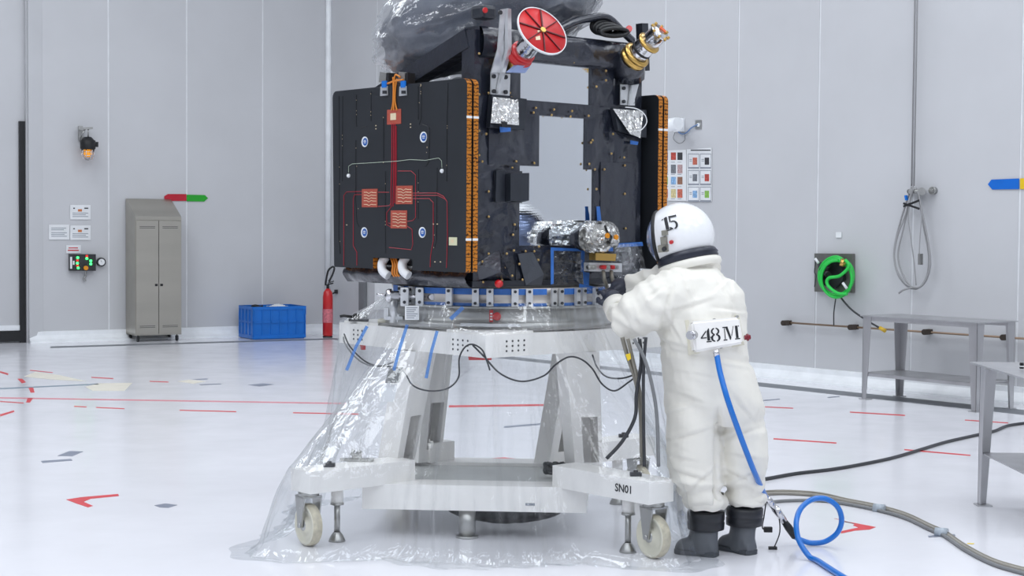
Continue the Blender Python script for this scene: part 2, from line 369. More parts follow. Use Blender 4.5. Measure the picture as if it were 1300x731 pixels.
# ---------------------------------------------------------------- locker
p = atZ(172, 434.3)
def locker():
    t = thing('locker', 'tall stainless steel double-door locker with sloping top against the left wall', 'locker', (p.x, p.y, 0), math.atan2(dl.y, dl.x)+math.pi)
    # local x to the right along the wall, local y away from the viewer, front face y=0
    W, Dp, H0, H1 = .66, .46, 1.74, 1.99
    z0 = .09
    m = LB(); m.prism([(0,0,z0),(0,Dp,z0),(0,Dp,H1),(0,0,H0)], (.012,0,0)); m.prism([(W-.012,0,z0),(W-.012,Dp,z0),(W-.012,Dp,H1),(W-.012,0,H0)], (.012,0,0))
    m.prism([(0,0,H0),(W,0,H0),(W,Dp,H1),(0,Dp,H1)], (0,.0,.015)); m.box((0,0.01,z0),(W,Dp,z0+.03)); m.box((.01,Dp-.015,z0),(W-.01,Dp,H0+.2)); m.box((0,-.004,H0-.04),(W,.02,H0+.004))
    m.build('body', M_locker, t)
    for s in (0,1):
        x0 = .006+s*(W/2-.004); x1 = x0+W/2-.010
        d = LB(); d.box((x0,-.018,z0+.02),(x1,.0,H0-.045), .003); dd = d.build('door', M_locker, t)
        h = LB(); hx = x1-.035 if s == 0 else x0+.035
        h.box((hx-.018,-.035,.78),(hx+.018,-.018,.812), .004); h.cyl((hx,-.02,.796),(hx,-.045,.796),.011); h.build('handle', M_black, dd)
        for zz in (H0-.13, H0-.15, z0+.11, z0+.13): v = LB(); v.box((x0+.05,-.021,zz),(x1-.05,-.017,zz+.006)); v.build('vent_slot', M_dark, dd)
    for x in (.05, W-.05):
        for y in (.05, Dp-.05):
            k = LB(); k.cyl((x,y,.055),(x,y,z0),.01); k.cyl((x-.014,y,.035),(x+.014,y,.035),.035); k.box((x-.02,y-.015,.035),(x+.02,y+.015,.075)); k.build('caster', M_dark, t)
locker()
# ---------------------------------------------------------------- wall signs and fittings, left wall
def wsign(name, label, cat, W, px, m, off=.012, th=.006, group=None):
    q = MB(); n = nl if W is wallL else nr; pts = [W(x, y, off) for x, y in px]
    c = sum(pts, Vector())/len(pts); t = thing(name, label, cat, c, 0, group)
    q.prism(pts, n*th); q.build('plate', m, t); return t
def deco(t, W, px, m, name='print', off=.019, th=.0015):
    n = nl if W is wallL else nr; o = None
    for poly in px:
        q = MB(); q.prism([W(x, y, off) for x, y in poly], n*th); o = q.build(name, m, t)
    return o
def rc(x0,y0,x1,y1): return [(x0,y0),(x1,y0),(x1,y1),(x0,y1)]
M_txt = mat('faint_print', (150,156,165), .6); M_org = mat('orange_print', (205,120,70), .6)
for i, (nm, lab, bx) in enumerate((('notice_sign','white notice above the other notices and below the warning lamp', (89,260,115,278.5)),
                     ('notice_sign','white notice directly above the small red-lettered sign, right of its neighbour', (89,286,115,304.5)),
                     ('notice_sign','plain white notice with faint lines, leftmost on the left wall', (62,285,88,304)))):
    t = wsign(nm, lab, 'sign', wallL, rc(*bx), M_paper)
    x0,y0,x1,y1 = bx
    deco(t, wallL, [rc(x0+3, y0+10+2.2*k, x1-3-(k%2)*3, y0+10.8+2.2*k) for k in range(3)], M_txt)
    if i < 2: deco(t, wallL, [rc(x0+10,y0+5.5,x0+15,y0+8.5)], M_org, 'emblem'); deco(t, wallL, [rc(x1-8,y0+3.5,x1-3,y0+5),rc(x0+4,y0+3.5,x0+6,y0+5)], M_ink, 'emblem')
    else: deco(t, wallL, [rc(x0+3, y0+4+2.2*k, x1-4-(k%2)*3, y0+4.8+2.2*k) for k in range(2)], M_txt)
t = wsign('notice_sign', 'small white sign with red lettering directly above the control box', 'sign', wallL, rc(84,311,102.5,321.5), M_paper)
deco(t, wallL, [rc(87,314,99,315.2), rc(86,317,100,318.4)], M_redpaint)
# control box
t = thing('control_box', 'black control box with coloured indicator lights on the left wall', 'control box', wallL(103, 332))
m = MB(); m.prism([wallL(x,y,.012) for x,y in rc(87,322.5,119.5,343.5)], nl*.09); m.build('housing', M_dark, t)
for nm, c_, pts in (('indicator', ((60,255,110),3), [(98.5,327),(110,328),(115,331),(115,335),(99,340),(98,334)]), ('button', ((255,60,50),.3), [(98,330.5),(98,337),(110,325)])):
    for (x,y) in pts:
        m = MB(); c = wallL(x,y,.102); m.cyl(c, c+nl*.018, .018, seg=10); m.build(nm, mat(nm+'_lamp', c_[0], .4, emit=c_), t)
m = MB(); m.prism([wallL(x,y,.102) for x,y in rc(89,326,91.5,341)], nl*.004); m.prism([wallL(x,y,.102) for x,y in rc(92.5,331,94.5,336)], nl*.004); m.build('label_strip', M_paper, t)
m = MB(); c=wallL(108.3,340,.102); m.cyl(c, c+nl*.05, .03); m.build('knob', mat('amber_knob',(235,150,30),.4), t)
m = MB(); m.tube(smooth_path([wallL(108,343,.05), wallL(109,350,.05), wallL(106,353,.04), wallL(109,357,.04)]), .012); m.build('padlock', M_steel, t)
t = thing('pressure_gauge', 'round wall gauge right of the control box', 'gauge', wallL(127.5, 332))
m = MB(); c = wallL(127.5,332.5,.012); m.cyl(c, c+nl*.06, .062, seg=24); m.build('case', M_dark, t)
m = MB(); m.cyl(c+nl*.06, c+nl*.064, .045, seg=24); m.build('dial', M_paper, t)
m = MB(); m.beam(c+nl*.066, c+nl*.066+UP*.03+dl*.015, .006, .003); m.build('needle', M_black, t)
# warning lamp
t = thing('warning_lamp', 'caged amber warning lamp hanging from a wall bracket', 'lamp', wallL(108, 160))
m = MB(); m.prism([wallL(x,y,.012) for x,y in rc(99,160,104,178)], nl*.05); a=wallL(101,163,.06); b2=wallL(117,163,.25)
m.beam(wallL(100,163.5,.2), wallL(117.5,162.5,.2), .03,.03); m.beam(wallL(101,163,.02), wallL(101,163,.22), .03,.03); m.tube([wallL(101,178,.04), wallL(103,172,.2), wallL(108,164,.2)], .012); m.cyl(wallL(112,163,.2), wallL(112,175,.2), .01); m.build('bracket', M_steel, t)
c = wallL(111.5, 183, .2)
m = MB(); m.lathe([(.0,.10),(.05,.10),(.085,.06),(.105,.05),(.105,-.06),(.09,-.075),(0,-.075)], c, (0,0,1), 20); m.beam(c+dl*-.08, c+dl*-.14, .05,.07); m.build('housing', M_black, t)
m = MB(); m.lathe([(.055,-.07),(.058,-.14),(.04,-.175),(0,-.18)], c, (0,0,1), 16); m.build('lens', mat('amber_lens',(240,170,50),.2, emit=((255,160,30),.5)), t)
m = MB()
for k in range(8):
    a = k*math.pi/4; u = Vector((math.cos(a), math.sin(a), 0)); m.tube([c+u*.085+UP*-.07, c+u*.088+UP*-.16, c+u*.06+UP*-.21, c+UP*-.22], .005, 6)
for z in (-.11, -.16): m.tube([c+Vector((math.cos(a)*.088, math.sin(a)*.088, z)) for a in [k*math.pi/10 for k in range(20)]], .005, 6, closed=True)
m.build('cage', M_chrome, t)
# arrows on walls
t = wsign('arrow_sign', 'double-ended arrow, red left half and green right half, above the steel locker', 'sign', wallL, [(208.5,249),(213,246.3),(236.5,246.3),(236.5,255),(213,255),(208.5,252)], mat('arrow_red',(190,20,45),.4))
deco(t, wallL, [[(237,247),(260,247.6),(264,251.5),(259,255.8),(237,255.5)]], mat('arrow_green',(25,165,35),.4), 'green_half', .012, .006)
t = wsign('arrow_sign', 'blue arrow with yellow tail on the right wall at the frame edge', 'sign', wallR, [(1254.5,234),(1259,228),(1294,226.5),(1294,240),(1260,240.5)], mat('arrow_blue',(0,105,205),.4))
deco(t, wallR, [[(1295.5,226.5),(1330,225),(1330,240),(1295.5,240)]], mat('arrow_yellow',(240,200,30),.4), 'yellow_half', .012, .006)
# second such sign further along the same wall (only seen mirrored in the radiator)
s2 = 19.6; zc = wallR(1275,234).z
def wr2(s, z, off=.012): return COR+dr*s+nr*off+UP*z
t = thing('arrow_sign', 'blue and yellow arrow on the right wall outside the frame, mirrored in the spacecraft', 'sign', wr2(s2, zc))
m = MB(); m.prism([wr2(s2-.5,zc), wr2(s2-.4,zc+.06), wr2(s2,zc+.06), wr2(s2,zc-.06), wr2(s2-.4,zc-.06)], nr*.006); m.build('plate', MATS['arrow_blue'], t)
m = MB(); m.prism([wr2(s2+.5,zc), wr2(s2+.4,zc+.06), wr2(s2+.02,zc+.06), wr2(s2+.02,zc-.06), wr2(s2+.4,zc-.06)], nr*.006); m.build('yellow_half', MATS['arrow_yellow'], t)
# ---------------------------------------------------------------- blue crate
def crate():
    q = atZ(321.5, 431.3); t = thing('storage_crate', 'blue plastic folding crate on the floor at the left wall', 'crate', (q.x,q.y,0), math.atan2(dl.y, dl.x)+math.pi+.0)
    W, D, H = .80, .56, .46
    sh = .40
    m = LB()
    def side(o, u, n, L, wname='side'):
        mm = LB(); o=Vector(o); u=Vector(u); n=Vector(n)
        mm.prism([o, o+u*L, o+u*L+UP*H, o+UP*H], n*.02)
        mm.prism([o-n*.012+UP*(H-.045), o+u*L-n*.012+UP*(H-.045), o+u*L-n*.012+UP*H, o-n*.012+UP*H], n*.03)
        mm.prism([o-n*.012, o+u*L-n*.012, o+u*L-n*.012+UP*.05, o-n*.012+UP*.05], n*.03)
        mm.prism([o-n*.010+UP*.22, o+u*L-n*.010+UP*.22, o+u*L-n*.010+UP*.245, o-n*.010+UP*.245], n*.03)
        k = max(3, int(L/.115))
        for i in range(k+1):
            a = o+u*(i*L/k*.985); mm.prism([a-n*.010+UP*.04, a+u*.014-n*.010+UP*.04, a+u*.014-n*.010+UP*(H-.04), a-n*.010+UP*(H-.04)], n*.02)
        return mm
    side((0,0,.012),(1,0,0),(0,1,0),W).build('side_panel', M_blue, t); side((0,D,.012),(1,0,0),(0,-1,0),W).build('side_panel', M_blue, t)
    side((0,0,.012),(0,1,0),(1,0,0),D).build('side_panel', M_blue, t); side((W,0,.012),(0,1,0),(-1,0,0),D).build('side_panel', M_blue, t)
    mm = LB(); mm.box((.01,.01,0),(W-.01,D-.01,.03)); mm.build('base', M_blue, t)
    mm = LB(); mm.prism([(-.01,-.01,.35),(.03,-.01,.35),(.03,-.01,H+.012),(-.01,-.01,H+.012)], (0,.03,0)); mm.prism([(W-.03,-.01,.35),(W+.01,-.01,.35),(W+.01,-.01,H+.012),(W-.03,-.01,H+.012)], (0,.03,0)); mm.build('corner_post', M_blue, t)
    return t, W, D, H
ct, cW, cD, cH = crate()
Tc = ct.matrix_basis.copy()
def cloc(x,y,z): return worldm(ct) @ Vector((x,y,z))
t = thing('folded_cloth', 'white crumpled cloth lying in the blue crate', 'cloth', cloc(.48,.3,.42))
m = MB(); m.grid(lambda u,v: cloc(.36+.26*u, .12+.3*v, .455+.035*math.sin(u*3.1)*math.sin(v*3.1)+wr((u,v,0),3,.02)), 16, 12); m.build('sheet', M_paper, t)
m = MB(); m.box((0,0,0),(.22,.3,.36)); m.v=[tuple(cloc(.38+x,.14+y,.05+z)) for x,y,z in m.v]; m.build('folded_stack', M_paper, t)
t = thing('cable_coil', 'black coil of cable at the left end inside the blue crate', 'cable', cloc(.17,.3,.4))
m = MB()
for k in range(5): m.tube([cloc(.17+(.10-.008*k)*math.cos(a), .3+.12*math.sin(a), .395+.018*k+.008*math.sin(3*a+k)) for a in [i*math.pi/12 for i in range(24)]], .012, 6, closed=True)
m.build('coil', M_black, t)
m = MB(); m.cyl(cloc(.17,.3,.04), cloc(.17,.3,.395), .08); m.build('spool', M_dark, t)
# ---------------------------------------------------------------- fire extinguisher
def exting():
    c = atZ(416, 428.2)
    t = thing('fire_extinguisher', 'red fire extinguisher with black hose horn in the corner beside the blue crate', 'fire extinguisher', c)
    rr = .075
    m = MB(); m.lathe([(0,.02),(rr-.01,.02),(rr,.04),(rr,.60),(rr*.85,.67),(rr*.4,.715),(.02,.72),(0,.72)], c, UP, 24); m.build('cylinder', M_red, t)
    m = MB(); m.lathe([(rr+.002,.22),(rr+.002,.42)], c, UP, 24, a0=0, a1=6.28); m.build('label_band', mat('ext_label',(214,120,130),.5,var=(30,.3)), t)
    m = MB(); m.cyl(c+UP*.72, c+UP*.78, .022); m.beam(c+UP*.78-dl*0, c+UP*.80+Vector((.08,-.03,0)), .02,.018); m.beam(c+UP*.80, c+UP*.83+Vector((.09,-.03,0)), .02,.012); m.build('valve', M_black, t)
    m = MB(); m.tube(smooth_path([c+UP*.77+Vector((-.03,-.03,0)), c+UP*.84+Vector((-.02,-.05,0)), c+UP*.98+Vector((.01,-.05,0)), c+UP*1.04+Vector((.07,-.05,0)), c+UP*1.02+Vector((.10,-.05,0)), c+UP*.93+Vector((.075,-.05,0)), c+UP*.82+Vector((.02,-.06,0))], 10), .014); m.build('hose', M_black, t)
    m = MB(); m.cyl(c+UP*0.0, c+UP*.02, rr*.96); m.build('foot_ring', M_dark, t)
exting()
t = thing('wall_hook', 'small black hook on the wall right of the fire extinguisher', 'hook', wallR(428, 370, .007))
m = MB(); c=wallR(428,370,.007); m.box((-.025,-.02,-.03),(.025,.02,.03),.004); m.v=[tuple(c+nr*.02+Vector(v)) for v in m.v]; m.cyl(c+nr*.03, c+nr*.08-UP*.03, .012); m.build('hook_body', M_black, t)
# dark pillar-like frame on the back wall seen under the solar wing
m = MB(); m.prism([wallR(x,y,.012) for x,y in ((459.5,244),(466,244),(466,436),(459.5,434.6))], nr*.06); m.prism([wallR(x,y,.012) for x,y in ((588,244),(596,244),(596,443),(588,442))], nr*.06); m.prism([wallR(x,y,.012) for x,y in ((459.5,238),(596,237.5),(596,243.9),(459.5,243.9))], nr*.06); o = m.build('door_2', mat('door_frame_grey',(120,122,126),.5)); o['kind']='structure'
m = MB(); m.prism([wallR(x,y,.012) for x,y in ((477,330),(560,330),(560,393),(477,393))], nr*.02); o = m.build('whiteboard', M_paper); tag(o, 'white board on the back wall, glimpsed under the left solar wing', 'board')
# ================================================================ FITTINGS ON THE RIGHT WALL
t = thing('security_camera', 'white surveillance camera on a wall bracket behind the right solar wing', 'camera', wallR(862,158))
m = MB(); c = wallR(852,160,.35); 
a = wallR(842,160,.30); b2 = wallR(861,157,.34)
m.cyl(a, b2, .075, seg=18); m.cyl(a-(b2-a)*.25, a, .06, .075, seg=18); m.build('camera_body', M_trim, t)
m = MB(); m.cyl(wallR(862,158,.01), wallR(862,158,.3), .035); m.prism([wallR(x,y,.01) for x,y in rc(857,150,869,167)], nr*.03); m.beam(wallR(858,156,.3), wallR(864,156,.05), .06,.05); m.build('bracket', M_trim, t)
m = MB(); m.tube(smooth_path([wallR(x,y,.03) for x,y in ((861,167),(866,170),(872,168),(878,162),(886,158))]), .008, 6); m.build('cable', mat('light_blue_cable',(110,140,185),.5), t)
m = MB(); m.tube(smooth_path([wallR(x,y,.03) for x,y in ((857,168),(855,176),(862,182),(869,178),(869,168))]), .004, 6); m.build('loose_cable', M_cable, t)
t = wsign('outlet_plate', 'square steel outlet plate on the right wall above the poster boards', 'outlet', wallR, rc(883,152.5,890.5,164), M_steel)
m = MB(); c=wallR(887,158.5,.018); m.cyl(c, c+nr*.012, .022); m.build('socket', M_paper, t)
# poster boards
bd = wsign('poster_board', 'white poster board with rows of small pictures, left of the two', 'poster', wallR, [(820,192),(871.5,190),(871.5,255),(820,254)], M_paper)
pc = {'purple':(120,60,150),'redp':(190,80,70),'blackp':(60,60,64),'greyp':(120,124,130),'pinkp':(190,160,160),'greenp':(140,190,90),'bluep':(140,180,220),'brownp':(150,110,90),'orangep':(200,110,90),'creamp':(215,200,150)}
rows = [['purple','redp','blackp'],['pinkp','greyp','pinkp'],['greenp','bluep','brownp'],['orangep','creamp','orangep']]
for j,r in enumerate(rows):
    for i,k in enumerate(r):
        x = 843.5+8.3*i; y = 193.5+15.5*j; deco(bd, wallR, [rc(x, y, x+6.3-(i==0)*2, y+9.5+(j%2)*1.5)], mat('picture_'+k, pc[k], .5, var=(60,.35)), 'picture')
        deco(bd, wallR, [rc(x, y+12, x+5, y+12.6)], M_txt, 'caption')
bd = wsign('poster_board', 'white poster board with framed equipment pictures, right of the two', 'poster', wallR, [(872.2,189.5),(903.7,187.5),(903.7,255.5),(872.2,255)], M_paper)
deco(bd, wallR, [rc(877,190,902,191.3)], M_dark, 'header')
cc = [['orangep','blackp'],['greyp','redp'],['bluep','greenp']]
for j in range(3):
    for i in range(2):
        x = 873.5+15.2*i; y = 195+21*j
        deco(bd, wallR, [rc(x, y, x+14, y+.7), rc(x, y+17, x+14, y+19), rc(x, y, x+.5, y+17), rc(x+13.6, y, x+14, y+17)], M_txt, 'frame')
        deco(bd, wallR, [rc(x+6, y+5, x+11.5, y+14)], mat('picture_'+cc[j][i], pc[cc[j][i]], .5), 'picture')
        deco(bd, wallR, [rc(x+2, y+7, x+5, y+7.7), rc(x+2, y+9, x+5, y+9.7)], M_txt, 'caption')
wsign('small_label', 'tiny white label on the right wall above the green hose box', 'label', wallR, rc(1061.5,294.5,1068.5,301.5), M_paper)
# green hose on steel plate
t = thing('hose_plate', 'square dark steel wall box behind the coiled green hose', 'box', wallR(1061,346))
m = MB(); m.prism([wallR(x,y,.012) for x,y in [(1037.5,321.5),(1085.5,322),(1085.5,371.5),(1037.5,370)]], nr*.05); m.build('plate', mat('dull_steel',(128,128,124),.4,.7,var=(6,.15)), t)
m = MB(); m.prism([wallR(x,y,.065) for x,y in [(1042,333),(1072,331),(1074,355),(1062,366),(1044,360)]], nr*.05); m.build('recess_panel', M_dark, t)
m = MB(); m.cyl(wallR(1043,342,.12), wallR(1052,349,.22), .035); m.cyl(wallR(1044,352,.12), wallR(1052,337,.22), .02); m.build('connector', M_black, t)
t = thing('green_hose', 'bright green air hose coiled on the dark steel wall box', 'hose', wallR(1061,346,.1))
pts = []
for k in range(4):
    for i in range(14):
        a = -i*2*math.pi/14+1.0; rx = 22+1.5*math.sin(k*2.1); ry = 25+1.2*math.cos(k*1.7)
        pts.append(wallR(1061.5+1.3*math.sin(k*3)+rx*math.cos(a)*(1-.12*(k%2)), 352+ (k-1.5)*1.3 - ry*math.sin(a)*.92, .14+.03*k))
m = MB(); m.tube(smooth_path(pts, 3), .016, 8); m.tube(smooth_path([wallR(x,y,.28) for x,y in ((1073,330),(1078,338),(1066,350),(1052,353),(1051,362),(1063,372),(1075,373))]), .018, 8); m.build('hose', M_green, t)
m = MB(); m.cyl(wallR(1071,329,.26), wallR(1069,338,.28), .03); m.build('brass_fitting', M_gold, t)
m = MB(); m.cyl(wallR(1070,359,.28), wallR(1075,366,.28), .014); m.cyl(wallR(1035,328,.2), wallR(1039,334,.2), .014); m.build('white_ferrule', M_paper, t)
t = thing('cable_lead', 'thin black lead running down from the green hose to the bench', 'cable', wallR(1064,375))
m = MB(); m.tube(smooth_path([wallR(x,y,.16) for x,y in ((1062,372),(1060,385),(1058.5,398),(1058.5,413))]), .007, 6); m.tube(smooth_path([wallR(x,y,.22) for x,y in ((1066,376),(1080,392),(1098,405),(1120,418))]), .010, 6)
m.tube(smooth_path([wallR(x,y,.2) for x,y in ((1036,330),(1034,345),(1036,350),(1034,364))]), .006, 6); m.build('lead', M_cabled, t)
m = MB(); m.cyl(wallR(1117,416,.22), wallR(1124,420,.22), .02); m.build('yellow_plug', mat('yellow_plastic',(220,180,50),.4), t)
# grounding rail
t = thing('grounding_rail', 'long thin brown rail on dark brackets along the right wall behind the far workbench', 'rail', wallR(1000,410))
m = MB(); m.cyl(wallR(997,409.2,.09), wallR(1330,431.8,.09), .011, seg=10); m.build('rail', mat('bronze_rail',(150,128,108),.4,.5), t)
for x,y in ((1001,409.6),(1086,415),(1180,421),(1279.5,427.8)):
    m = MB(); c=wallR(x,y,.007); m.cyl(c, c+nr*.10, .03, seg=10); m.beam(wallR(x-2.5,y,.09), wallR(x+2.5,y,.09), .05,.05); m.build('bracket', mat('rail_bracket',(70,62,56),.5,.5), t)
m = MB(); c=wallR(1059,413.5,.09); m.beam(c+UP*.03, c-UP*.03, .03,.03); m.build('clamp', M_dark, t)
# hanging cable loops
t = thing('wall_cable_hook', 'steel cable hook with round ends on the right wall', 'hook', wallR(1160,242))
m = MB(); m.cyl(wallR(1153,243,.12), wallR(1173,242.5,.12), .022); m.cyl(wallR(1157,243,.01), wallR(1157,243,.14), .03); m.cyl(wallR(1170,243,.01), wallR(1170,243,.16), .04); m.build('hook_body', M_steel, t)
t = thing('cable_outlet', 'small round steel cable outlet on the wall right of the cable hook', 'knob', wallR(1186,242))
m = MB(); c=wallR(1186.3,242,.007); m.cyl(c, c+nr*.05, .038, seg=16); m.cyl(c+nr*.05, c+nr*.06, .02, seg=12); m.build('outlet_body', M_steel, t)
M_wcable = mat('light_grey_cable', (158,158,160), .45)
t = thing('hanging_cable', 'pair of grey cables dropping down the right wall into hanging loops', 'cable', wallR(1159,240,.1))
topz = 7.8
def up_to(x, y, off): q = wallR(x, y, off); return Vector((q.x, q.y, topz))
m = MB()
for dx, dy in ((-.2,0),(2.8,.02)):
    q = wallR(1157.5+dx, 236, .10+dy); m = MB(); m.tube([Vector((q.x,q.y,topz)), q], .0085, 8); m.build('drop_cable', M_wcable, t)
for j,(pts, r) in enumerate((([(1158,236),(1153,250),(1142,285),(1135,322),(1141,350),(1157,366),(1173,360),(1181,335),(1177,300),(1169,262),(1164,238)], .010),
                 ([(1159,236),(1155,256),(1147,290),(1140,325),(1148,352),(1162,367),(1176,352),(1179,325),(1172,285),(1166,240)], .009),
                 ([(1160,238),(1150,270),(1138,305),(1136,335),(1150,360),(1168,364),(1179,345),(1180,318),(1172,275),(1165,242)], .009),
                 ([(1157,240),(1153,275),(1156,300),(1160,330),(1163,362)], .006), ([(1166,243),(1170,270),(1168,300),(1167,322)], .006), ([(1141,372),(1147,368),(1158,365)], .010))):
    m = MB(); m.tube(smooth_path([wallR(x,y,.10+.02*j) for x,y in pts], 7), r, 6); m.build('cable_loop', M_wcable, t)
m = MB(); m.beam(wallR(1147,262,.16), wallR(1168,254,.16), .012,.02); m.beam(wallR(1147,258,.17), wallR(1167,265,.17), .012,.02); m.build('tie', M_black, t)
m = MB(); m.beam(wallR(1168.5,322,.17), wallR(1168.5,336,.17), .045,.03); m.build('tag_plate', M_steel, t)
m = MB(); m.beam(wallR(1150,248,.15), wallR(1151,254,.15), .03,.02); m.build('blue_tie', M_blue, t)
# ================================================================ WORKBENCHES
def bench(name, label, o, ex, ey, W, D, H, hs, top_over, shelf=True):
    """o: foot of the first leg, ex / ey: unit directions of its long and short side"""
    ex = Vector(ex).normalized(); ey = Vector(ey).normalized()
    t = thing(name, label, 'workbench', o)
    def P(a, b, z): return o + ex*a + ey*b + UP*z
    m = MB(); q = top_over; m.prism([P(-q,-q,H-.008), P(W+q,-q,H-.008), P(W+q,D+q,H-.008), P(-q,D+q,H-.008)], UP*.010)
    m.prism([P(-q,-q,H-.05), P(W+q,-q,H-.05), P(W+q,-q+.004,H-.05), P(-q,-q+.004,H-.05)], UP*.042)if False else None
    m.build('tabletop', M_bench, t)
    for a, sa in ((0,1),(W,-1)):
        for b3, sb in ((0,1),(D,-1)):
            m = MB(); k0, k1 = .10, .05
            m.prism([P(a,b3,.006), P(a+sa*k1,b3,.006), P(a+sa*k0,b3,H-.008), P(a,b3,H-.008)], ey*sb*.006)
            m.prism([P(a,b3,.006), P(a,b3+sb*k1,.006), P(a,b3+sb*k0,H-.008), P(a,b3,H-.008)], ex*sa*.006)
            lg = m.build('leg', M_bench, t)
            m = MB(); m.prism([P(a-sa*.02,b3-sb*.02,0), P(a+sa*.07,b3-sb*.02,0), P(a+sa*.07,b3+sb*.07,0), P(a-sa*.02,b3+sb*.07,0)], UP*.007); m.build('foot_plate', M_bench, lg)
    m = MB(); 
    m.prism([P(.01,.01,hs), P(W-.01,.01,hs), P(W-.01,D-.01,hs), P(.01,D-.01,hs)], UP*.006)
    for (a0,b0,a1,b1) in ((.01,.01,W-.01,.01),(.01,D-.014,W-.01,D-.014)): m.prism([P(a0,b0,hs-.03), P(a1,b1,hs-.03), P(a1,b1+.004,hs-.03), P(a0,b0+.004,hs-.03)], UP*.035)
    m.build('shelf', M_bench, t)
    m = MB()
    for b0 in (0.006, D-.01): m.prism([P(.05,b0,H-.05), P(W-.05,b0,H-.05), P(W-.05,b0+.004,H-.05), P(.05,b0+.004,H-.05)], UP*.04)
    m.build('apron', M_bench, t)
    return t, P
l1 = atZ(1094, 506.5); l2 = atZ(1141.4, 502.6); l4 = atZ(1286.5, 518.8)
ey = (l2-l1); D_ = ey.length; ey.normalize(); l3 = l4-ey*D_; ex = l3-l1
bench('workbench', 'long stainless steel workbench standing against the right wall', l1, ex, ey, ex.length, D_, .82, .26, .02)
n0 = atZ(1241, 640.5)
nb, NP = bench('workbench', 'nearer steel workbench cut off by the right frame edge', n0, (1,-.02,0), (.0,-1,0), 1.5, 1.05, .865, .315, .05)
t = thing('small_clamp', 'tiny black and white clip standing on the nearer workbench', 'clip', atZ(1297, 468, .875))
c = t.location.copy(); m = MB(); m.box((-.01,-.01,0),(.01,.01,.035),.002); m.v=[tuple(c+Vector(v)) for v in m.v]; m.build('clip_body', M_black, t)
m = MB(); m.box((-.012,-.012,.012),(.012,.012,.018)); m.v=[tuple(c+Vector(v)) for v in m.v]; m.build('white_band', M_paper, t)
# ================================================================ CABLES ON THE FLOOR
t = thing('power_cable', 'dark grey cable crossing the floor towards the nearer workbench', 'cable', atZ(1100,590))
m = MB(); m.tube(smooth_path([atZ(x,y,.012) for x,y in ((880,612),(930,613),(970,608),(1010,601),(1060,595),(1110,586),(1140,579),(1170,570),(1200,561),(1235,553),(1262,547),(1280,540),(1310,536),(1345,533))], 6), .012, 8); m.build('cable', M_cabled, t)
t = thing('cable_bundle', 'bundle of grey-brown hoses taped together curving across the floor', 'cable bundle', atZ(1110,640))
base = [(905,634),(960,628),(995,626),(1040,629),(1075,636),(1115,644),(1150,654),(1180,668),(1200,677),(1225,694),(1260,712),(1300,724),(1340,733)]
mb_ = mat('beige_hose',(150,146,138),.45)
for k,(dy,r) in enumerate(((0,.011),(3.6,.010),(-2.2,.009))):
    m = MB(); m.tube(smooth_path([atZ(x, y+dy*(1 if x>1080 else 1.3)+(k==1)*(6 if x<1060 else 0)*(1060-x)/80 if x<1060 else y+dy, .011+.004*(k==2)) for x,y in base], 6), r, 8); m.build('hose', [mb_, M_cable, M_braid][k], t)
for x,y in ((1116,645.5),(1195,676)):
    m = MB(); c = atZ(x,y,.017); m.cyl(c+Vector((-.03,.012,0)), c+Vector((.03,-.02,0)), .028, seg=10); m.build('tape_wrap', mat('clear_grey_tape',(170,180,190),.3), t)
m = MB(); c = [(1178,680),(1212,678),(1213,680),(1179,682)]; m.prism([atZ(x,y,.001) for x,y in c], UP*.001); m.build('tape_strip', M_fgrey, t)
# ================================================================ GROUND TROLLEY under the spacecraft
SC = Vector((-.071, 8.828, 0)); YAW = R(41.2)
SU = Vector((math.cos(YAW), math.sin(YAW), 0)); SL = Vector((-math.sin(YAW), math.cos(YAW), 0))
def S(x, y, z): return SC + SU*x + SL*y + UP*z
tr = thing('trolley', 'white wheeled steel trolley carrying the black spacecraft, wrapped in clear plastic', 'trolley', SC, YAW)
def obox(m, c, ax, ay, hx, hy, z0, z1):
    c = Vector(c); ax = Vector(ax).normalized(); ay = Vector(ay).normalized()
    pts = [c+ax*(i*hx)+ay*(j*hy) for i,j in ((-1,-1),(1,-1),(1,1),(-1,1))]
    for p in pts: p.z = z0
    m.prism(pts, UP*(z1-z0)); return m
# upper square frame: four beams
FT, FB, FR = 1.12, 1.005, .585
for i,(c, ax, ay) in enumerate(((S(0,-FR,0),SU,SL),(S(0,FR,0),SU,SL),(S(-FR,0,0),SL,SU),(S(FR,0,0),SL,SU))):
    m = MB(); obox(m, c, ax, ay, FR+.055 if i<2 else FR-.056, .055, FB, FT); b_ = m.build('frame_beam', M_white, tr)
    m = MB(); n = ay*(-1 if (c-SC).dot(ay) < 0 else 1)
    for k in (-.50,-.46,-.42,-.38,.42,.46,.50):
        for z in (FB+.03, FB+.055, FB+.08):
            q = c + ax*k + n*.055 + UP*z; q.z = z; m.cyl(q, q+n*.002, .006, seg=6)
    m.build('bolt_hole', M_dark, b_, kind='stuff')
m = MB()
for a,b in ((-1,-1),(1,-1),(1,1),(-1,1)):
    m.prism([S(a*.62,b*.62,FT), S(a*.30,b*.62,FT), S(a*.62,b*.30,FT)], UP*.012)
m.build('corner_plate', M_white, tr, kind='stuff')
